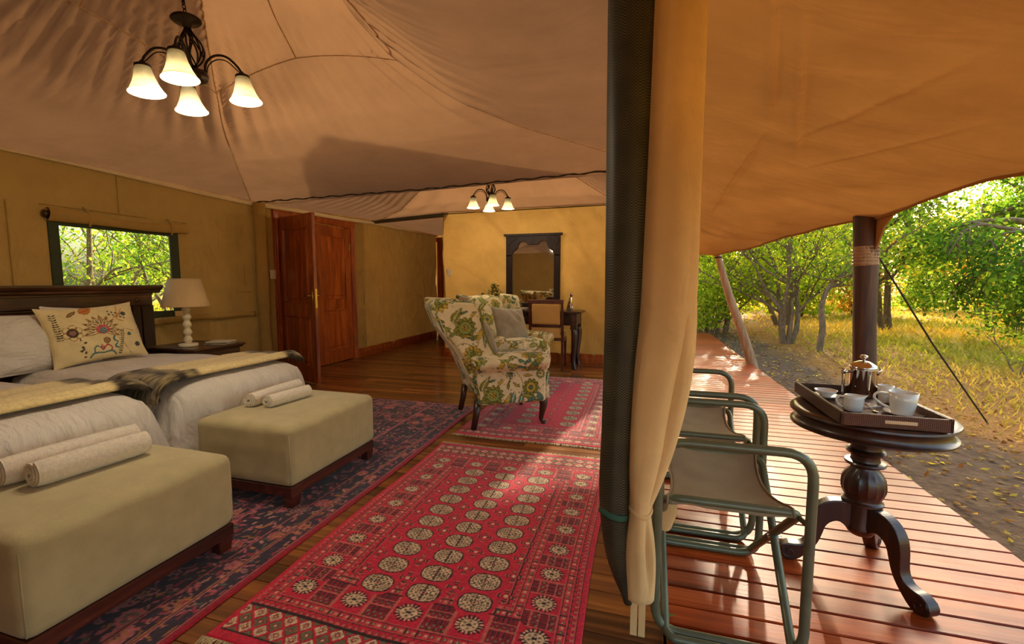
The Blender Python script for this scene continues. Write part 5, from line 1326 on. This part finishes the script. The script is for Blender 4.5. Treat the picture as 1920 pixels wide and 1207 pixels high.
# ------------------------------------------------------------------ ground
GZ = -.12
t = NT('bush_ground'); v = t.coord(); tc = t.n('TexCoord'); sp = t.n('SeparateXYZ'); t.l(tc.outputs['Object'], sp.inputs[0])
n1 = t.noise(v, .9, 5, .6); n2 = t.noise(v, 9, 5, .65); n3 = t.noise(v, 60, 3, .6)
soil = t.ramp(n2, [(.3, srgb(74, 58, 46)), (.7, srgb(112, 92, 70))])
litter = t.ramp(n3, [(.3, srgb(104, 72, 40)), (.55, srgb(164, 116, 60)), (.75, srgb(196, 152, 88))])
grassc = t.ramp(n1, [(.30, srgb(128, 122, 48)), (.5, srgb(184, 158, 66)), (.7, srgb(206, 170, 84))])
ad = t.n('Math', operation='MULTIPLY_ADD'); t.l(n1, ad.inputs[0]); ad.inputs[1].default_value = 1.5; t.l(sp.outputs['X'], ad.inputs[2])
f1 = t.n('MapRange'); f1.interpolation_type = 'SMOOTHSTEP'; t.l(ad.outputs[0], f1.inputs['Value']); f1.inputs['From Min'].default_value = 3.1; f1.inputs['From Max'].default_value = 3.7
f2 = t.n('MapRange'); f2.interpolation_type = 'SMOOTHSTEP'; t.l(ad.outputs[0], f2.inputs['Value']); f2.inputs['From Min'].default_value = 4.8; f2.inputs['From Max'].default_value = 7.0
c1 = t.mixc(f1.outputs[0], soil, litter); c2 = t.mixc(f2.outputs[0], c1, grassc)
xl = t.n('Math', operation='LESS_THAN'); t.l(sp.outputs['X'], xl.inputs[0]); xl.inputs[1].default_value = -3.0
c3 = t.mixc(xl.outputs[0], c2, grassc)
M['ground'] = t.done(t.bsdf(c3, .95, 0, t.bump(n2, .6, .05, t.bump(n3, .5, .01)), .1))
def gz(x, y):
    far = sstep(2.5, 9, x)
    return GZ + .05*vnoise(x, y, .5, 1)*far*2 + .03*vnoise(x, y, 2.2, 2)*far + .25*vnoise(x, y, .13, 3)*sstep(6, 20, np.hypot(x, y)) + .010*vnoise(x, y, 5, 4)
def ground_fn(u, w):
    a = 2*u-1; b = 2*w-1; x = 60*np.sign(a)*np.abs(a)**2.4; y = 60*np.sign(b)*np.abs(b)**2.4+6
    return x, y, gz(x, y) - .25*(((x > -5.4) & (x < 1.5)) & ((y > -1) & (y < 9)))
struct(obj('ground', grid(ground_fn, 200, 200), M['ground']), 'bush ground of bare soil, leaf litter and dry grass', 'ground')

# ------------------------------------------------------------------ fallen leaves and grass (uncountable)
M['leaf'] = m_leaf('leaf', .6); M['straw'] = m_leaf('grass_blade', .4)
rg = np.random.default_rng(21)
def scatter_quads(P, D, S, L, W, C, fold=.15):
    """one kite-shaped blade per point: base P, along D, side S"""
    n = len(P); L = np.broadcast_to(L, (n,))[:, None]; W = np.broadcast_to(W, (n,))[:, None]; N = np.cross(D, S)
    V = np.stack([P, P+D*L*.45+S*W+N*L*fold, P+D*L, P+D*L*.45-S*W+N*L*fold], 1).reshape(-1, 3)
    F = np.arange(4*n).reshape(n, 4); return V, F, np.repeat(C, 4, 0)
def unit(v): return v/(np.linalg.norm(v, axis=1, keepdims=True)+1e-9)
def pal(cols, n): 
    c = np.array(cols)[rg.integers(0, len(cols), n)]; return c*(.75+.5*rg.random((n, 1)))
n = 9000; y = 1.0+13*rg.random(n)**1.3; x = 1.66+4.2*rg.random(n)**.9; a = rg.random(n)*6.28
P = np.stack([x, y, gz(x, y)+.008+.012*rg.random(n)], -1); D = unit(np.stack([np.cos(a), np.sin(a), .25*rg.normal(size=n)], -1)); S = unit(np.cross(D, unit(np.stack([.3*rg.normal(size=n), .3*rg.normal(size=n), np.ones(n)], -1))))
V, F, C = scatter_quads(P, D, S, .035+.035*rg.random(n), .010+.008*rg.random(n), pal([srgb(206, 178, 104), srgb(176, 132, 66), srgb(150, 100, 56), srgb(216, 196, 90), srgb(190, 160, 110)], n), .08)
tag(obj('leaf_litter', (V, F), M['leaf'], None, False, C), 'fallen dry leaves scattered on the soil beside the deck', 'leaves', None, 'stuff')
n = 5; lx = [(.165, 1.60), (1.2, 5.3), (.6, 6.1), (1.45, 3.0), (.9, 4.6)]
for k, (x, yy) in enumerate(lx[:1]):
    lf_ = thing('fallen_leaf', 'green leaf lying on the floor below the tied curtain', 'leaf', (x-.08, yy-.06, .003), .4); obj('blade', (np.array([(0, 0, 0), (.03, .012, .006), (.075, 0, .004), (.03, -.012, .006)]), [(0, 1, 2, 3)]), M['plantg'], lf_, False)
n = 68000; ang = np.radians(np.where(rg.random(n) < .78, rg.uniform(-14, 72, n), rg.uniform(72, 165, n))); r = 1.0+36*rg.random(n)**2.2
x = 2.6+r*np.sin(ang); y = 2.0+r*np.cos(ang); keep = (x > 3.0+2.2*rg.random(n)**1.5) & (y > -14); x, y, r = x[keep], y[keep], r[keep]; n = len(x)
dry = np.clip(.5+1.6*vnoise(x, y, .45, 5)+.5*(rg.random(n)-.5), 0, 1)[:, None]; tall = np.clip(.3+1.3*vnoise(x, y, .28, 7)+.03*(x-4), .15, 1.6)
C = (1-dry)*np.array(srgb(158, 156, 60))+dry*np.array(srgb(232, 192, 96)); C = C*(.7+.55*rg.random((n, 1)))
a = rg.random(n)*6.28; D = unit(np.stack([.65*np.cos(a), .65*np.sin(a), .5+.9*rg.random(n)], -1)); S = unit(np.cross(D, np.stack([np.sin(a*3), np.cos(a*3), .2+0*a], -1)))
P = np.stack([x, y, gz(x, y)-.01], -1); L = (.03+.07*rg.random(n))*(.45+tall)*(1+r/14); V, F, C = scatter_quads(P, D, S, L, .004+.0013*r*(.4+rg.random(n)), C, .06)
tag(obj('dry_grass', (V, F), M['straw'], None, False, C), 'dry yellow and green grass beyond the bare soil', 'grass', None, 'stuff')
n = 16000; x = -6.0-20*rg.random(n)**1.6; y = -1+26*rg.random(n); dry = rg.random((n, 1)); C = (1-dry)*np.array(srgb(120, 140, 50))+dry*np.array(srgb(220, 170, 80)); a = rg.random(n)*6.28
D = unit(np.stack([.6*np.cos(a), .6*np.sin(a), .7+.9*rg.random(n)], -1)); S = unit(np.cross(D, np.stack([np.sin(a*3), np.cos(a*3), .2+0*a], -1))); V, F, C = scatter_quads(np.stack([x, y, gz(x, y)-.01], -1), D, S, .15+.4*rg.random(n), .02+.03*rg.random(n), C, .06)
tag(obj('dry_grass', (V, F), M['straw'], None, False, C), 'grass growing outside behind the mesh window', 'grass', None, 'stuff')

# ------------------------------------------------------------------ trees
M['bark'] = m_wood('bark', srgb(70, 54, 38), srgb(124, 100, 72), srgb(160, 136, 104), 2, .85, 7, .25, objrand=.15, bump=.8)
LEAFC = {'lime': [srgb(186, 200, 56), srgb(158, 186, 52), srgb(206, 204, 74), srgb(128, 160, 46)], 'green': [srgb(124, 160, 56), srgb(154, 180, 62), srgb(98, 138, 48), srgb(180, 188, 74)],
         'deep': [srgb(92, 132, 50), srgb(120, 152, 58), srgb(74, 112, 46), srgb(142, 166, 62)], 'gold': [srgb(206, 160, 60), srgb(188, 150, 56), srgb(160, 150, 50), srgb(216, 178, 90)]}
def grow(seed, stems, h, r0, spread, levels=3, kids=4, lean=(0, 0), start=.35, droop=.0, path=None):
    """returns branch tubes and twig tips"""
    R = random.Random(seed); tubes = []; tips = []
    def branch(p, d, L, r, lev):
        n = 7; pts = [p]; q = p.copy(); dd = d.copy()
        for i in range(n):
            dd = dd+np.array([R.uniform(-.22, .22), R.uniform(-.22, .22), R.uniform(-.12, .16)-droop*lev*.12]); dd /= np.linalg.norm(dd); q = q+dd*L/n; pts.append(q.copy())
        tubes.append(tube(pts, np.linspace(r, r*.45, n+1), 7 if lev == 0 else 5, cap=False))
        if lev >= levels: tips.extend(pts[2:]); return
        if lev >= levels-1: tips.extend(pts[4:])
        for k in range(kids):
            i = R.randint(int(n*start) if lev == 0 else 2, n); a = R.uniform(0, 6.28); el = R.uniform(.15, .8)
            nd = np.array([math.cos(a)*spread, math.sin(a)*spread, el]); nd /= np.linalg.norm(nd)
            branch(pts[i].copy(), nd*.75+dd*.35, L*R.uniform(.45, .68), r*.5, lev+1)
    if path is not None:
        Q = spline(path, 16); tubes.append(tube(Q, np.linspace(r0, r0*.45, len(Q)), 8, cap=False))
        for k in range(kids*2):
            i = R.randint(int(len(Q)*start), len(Q)-1); a = R.uniform(0, 6.28); nd = np.array([math.cos(a)*spread, math.sin(a)*spread, R.uniform(0, .6)]); branch(Q[i].copy(), nd/np.linalg.norm(nd), h*R.uniform(.3, .5), r0*.4, 1)
        return tubes, np.array(tips)
    for s in range(stems):
        a = s*2*PI/max(stems, 1)+R.random(); off = np.array([math.cos(a), math.sin(a), 0])*(r0*1.3 if stems > 1 else 0)
        d = np.array([lean[0]+.28*math.cos(a)*(stems > 1), lean[1]+.28*math.sin(a)*(stems > 1), 1.0]); d /= np.linalg.norm(d)
        branch(off-np.array([0, 0, .05]), d, h*R.uniform(.85, 1.1), r0*R.uniform(.75, 1), 0)
    return tubes, np.array(tips)
def make_tree(label, loc, seed, stems, h, r0, spread, leaves, size, pal_, group='trees around the veranda', levels=3, kids=4, lean=(0, 0), clump=.35, name='bush_tree', flat=.75, droop=0., start=.35, path=None):
    t = thing(name, label, 'tree', (loc[0], loc[1], float(gz(np.array(loc[0]), np.array(loc[1])))), 0, group)
    tubes, tips = grow(seed, stems, h, r0, spread, levels, kids, lean, start, droop, path)
    obj('trunk', join(*tubes), M['bark'], t)
    if leaves:
        rs = np.random.default_rng(seed); i = rs.integers(0, len(tips), leaves)
        c = tips[i]+rs.normal(size=(leaves, 3))*np.array([clump, clump, clump*flat])*.6
        c[:, 2] = np.maximum(c[:, 2], .25)
        D = unit(rs.normal(size=(leaves, 3))+np.array([0, 0, -.25])); N = unit(rs.normal(size=(leaves, 3))*.7+np.array([0, 0, 1.0])); S = unit(np.cross(D, N))
        L = size*(.6+.8*rs.random(leaves)); C = np.array(LEAFC[pal_])[rs.integers(0, 4, leaves)]*(.7+.6*rs.random((leaves, 1)))
        V, F, C = scatter_quads(c, D, S, L, L*.27, C, .06)
        o = obj('foliage', (V, F), M['leaf'], t, False, C); o['kind'] = 'stuff'
    return t
# by the veranda, beyond the leaning pole
make_tree('many-stemmed grey tree with arching branches beyond the leaning pole', (3.10, 10.85), 3, 4, 2.7, .068, 1.0, 6500, .075, 'lime', clump=.5)
make_tree('slim young tree with a kinked trunk beside the many-stemmed tree', (3.32, 9.65), 8, 1, 1.9, .062, .9, 1900, .07, 'green', kids=3, clump=.35, start=.6, path=[(0, 0, -.05), (.04, 0, .45), (.0, 0, .85), (.12, .05, 1.22), (.45, .1, 1.55), (.85, .1, 1.85)])
make_tree('thin yellow-green tree directly behind the leaning pole', (2.15, 12.9), 12, 2, 2.6, .08, 1.1, 9000, .095, 'lime', clump=.5, start=.2)
make_tree('low lime-green bush tree where the deck ends', (1.15, 14.6), 15, 3, 2.4, .06, 1.2, 9000, .11, 'lime', clump=.55, start=.1)
make_tree('yellow-green tree behind the end of the deck', (4.3, 15.5), 17, 3, 3.2, .09, 1.2, 10000, .12, 'lime', clump=.6, start=.2)
make_tree('leafy green tree behind the stout veranda post', (6.6, 14.5), 23, 2, 3.0, .10, 1.3, 9000, .12, 'green', clump=.6, start=.3)
make_tree('wide green tree with low drooping boughs beyond the guy rope', (8.6, 11.6), 27, 2, 2.7, .13, 1.6, 12500, .105, 'deep', clump=.55, flat=.5, droop=1.2, kids=5, start=.5)
make_tree('broad green tree at the edge of the clearing beyond the tray', (11.6, 10.4), 31, 2, 3.0, .14, 1.6, 12500, .12, 'green', clump=.6, flat=.55, droop=1.0, kids=5, start=.45)
make_tree('tall bare-branched tree rising above the green canopy', (13.4, 17.5), 33, 2, 6.2, .22, 1.1, 500, .14, 'gold', levels=3, kids=5, clump=.3, start=.5)
make_tree('golden-leaved bush in the dry grass of the clearing', (10.2, 16.0), 37, 4, 1.3, .04, 1.3, 4500, .10, 'gold', clump=.4, start=.1)
make_tree('dark-trunked tree standing far back in the dry grass', (12.5, 21.0), 39, 1, 4.6, .26, 1.2, 9000, .17, 'deep', clump=.8, start=.5)
make_tree('small leafy sapling at the near edge of the clearing', (5.2, 7.9), 45, 3, .75, .015, 1.2, 500, .055, 'lime', kids=3, levels=2, clump=.18, start=.2)
make_tree('low dense lime bush at the far end of the deck', (1.75, 12.3), 51, 5, 1.0, .03, 1.3, 4200, .075, 'lime', kids=3, clump=.35, start=.05, name='leafy_bush')
make_tree('dense yellow-green bush beyond the end of the deck', (.5, 13.2), 53, 5, 1.3, .03, 1.3, 5000, .085, 'lime', kids=3, clump=.45, start=.05, name='leafy_bush')
for k, (x, y, h, p, lab) in enumerate(((3.2, 18.5, 1.5, 'lime', 'lime bush low between the stems of the many-stemmed tree'), (6.0, 19.5, 1.6, 'lime', 'yellow-green bush between the many-stemmed tree and the stout post'), (8.6, 21.5, 1.5, 'gold', 'golden bush just past the stout post at the back of the clearing'),
        (15.5, 21.0, 1.6, 'gold', 'golden bush in the tall dry grass across the clearing'), (17.0, 16.5, 1.3, 'gold', 'golden bush at the side of the clearing beyond the guy rope'), (12.8, 25.0, 1.9, 'green', 'dark green bush at the back of the clearing'))):
    make_tree(lab, (x, y), 90+k, 5, h, .04, 1.5, 4200, .15, p, 'bushes around the clearing', kids=3, clump=.7, start=.05, name='leafy_bush')
# tree line far behind
for k, (x, y, h, p) in enumerate(((-2.5, 24, 4.4, 'lime'), (1.5, 26, 4.8, 'green'), (6, 27, 4.2, 'gold'), (10.5, 30, 4.2, 'green'), (16, 31, 4.0, 'gold'), (21.5, 30, 4.4, 'green'), (26, 26, 4.6, 'deep'), (24, 18, 4.4, 'green'), (21, 12.5, 4.0, 'green'))):
    labs = ['far lime-green tree behind the end of the deck', 'far green tree seen between the leaning pole and the many-stemmed tree', 'far golden tree behind the many-stemmed tree', 'far green tree just past the stout post', 'far golden tree across the clearing', 'far green tree across the clearing', 'far dark green tree at the edge of the picture', 'green tree at the side of the clearing under the awning hem', 'nearer green tree at the side of the clearing']
    make_tree(labs[k], (x, y), 60+k, 2, h, .14, 1.3, 5500, .26, p, 'tree line across the clearing', clump=1.0, start=.15, kids=4)
# outside the mesh window
for k, (x, y, h, p, s_) in enumerate(((-10.2, 5.4, 2.9, 'green', .075), (-11.0, 8.2, 3.0, 'deep', .08), (-14.0, 8.6, 3.6, 'lime', .10), (-9.4, 8.4, 2.4, 'green', .075), (-17.0, 12.6, 3.8, 'green', .16))):
    labs = ['leafy green tree just outside the mesh window', 'dark green tree outside the middle of the mesh window', 'pale green tree farther off outside the mesh window', 'green bush outside the side of the window near the lamp', 'far green tree outside the mesh window']
    make_tree(labs[k], (x, y), 80+k, 2, h, .07, 1.3, 3600, s_, p, 'trees outside the window', clump=.6, start=.15)
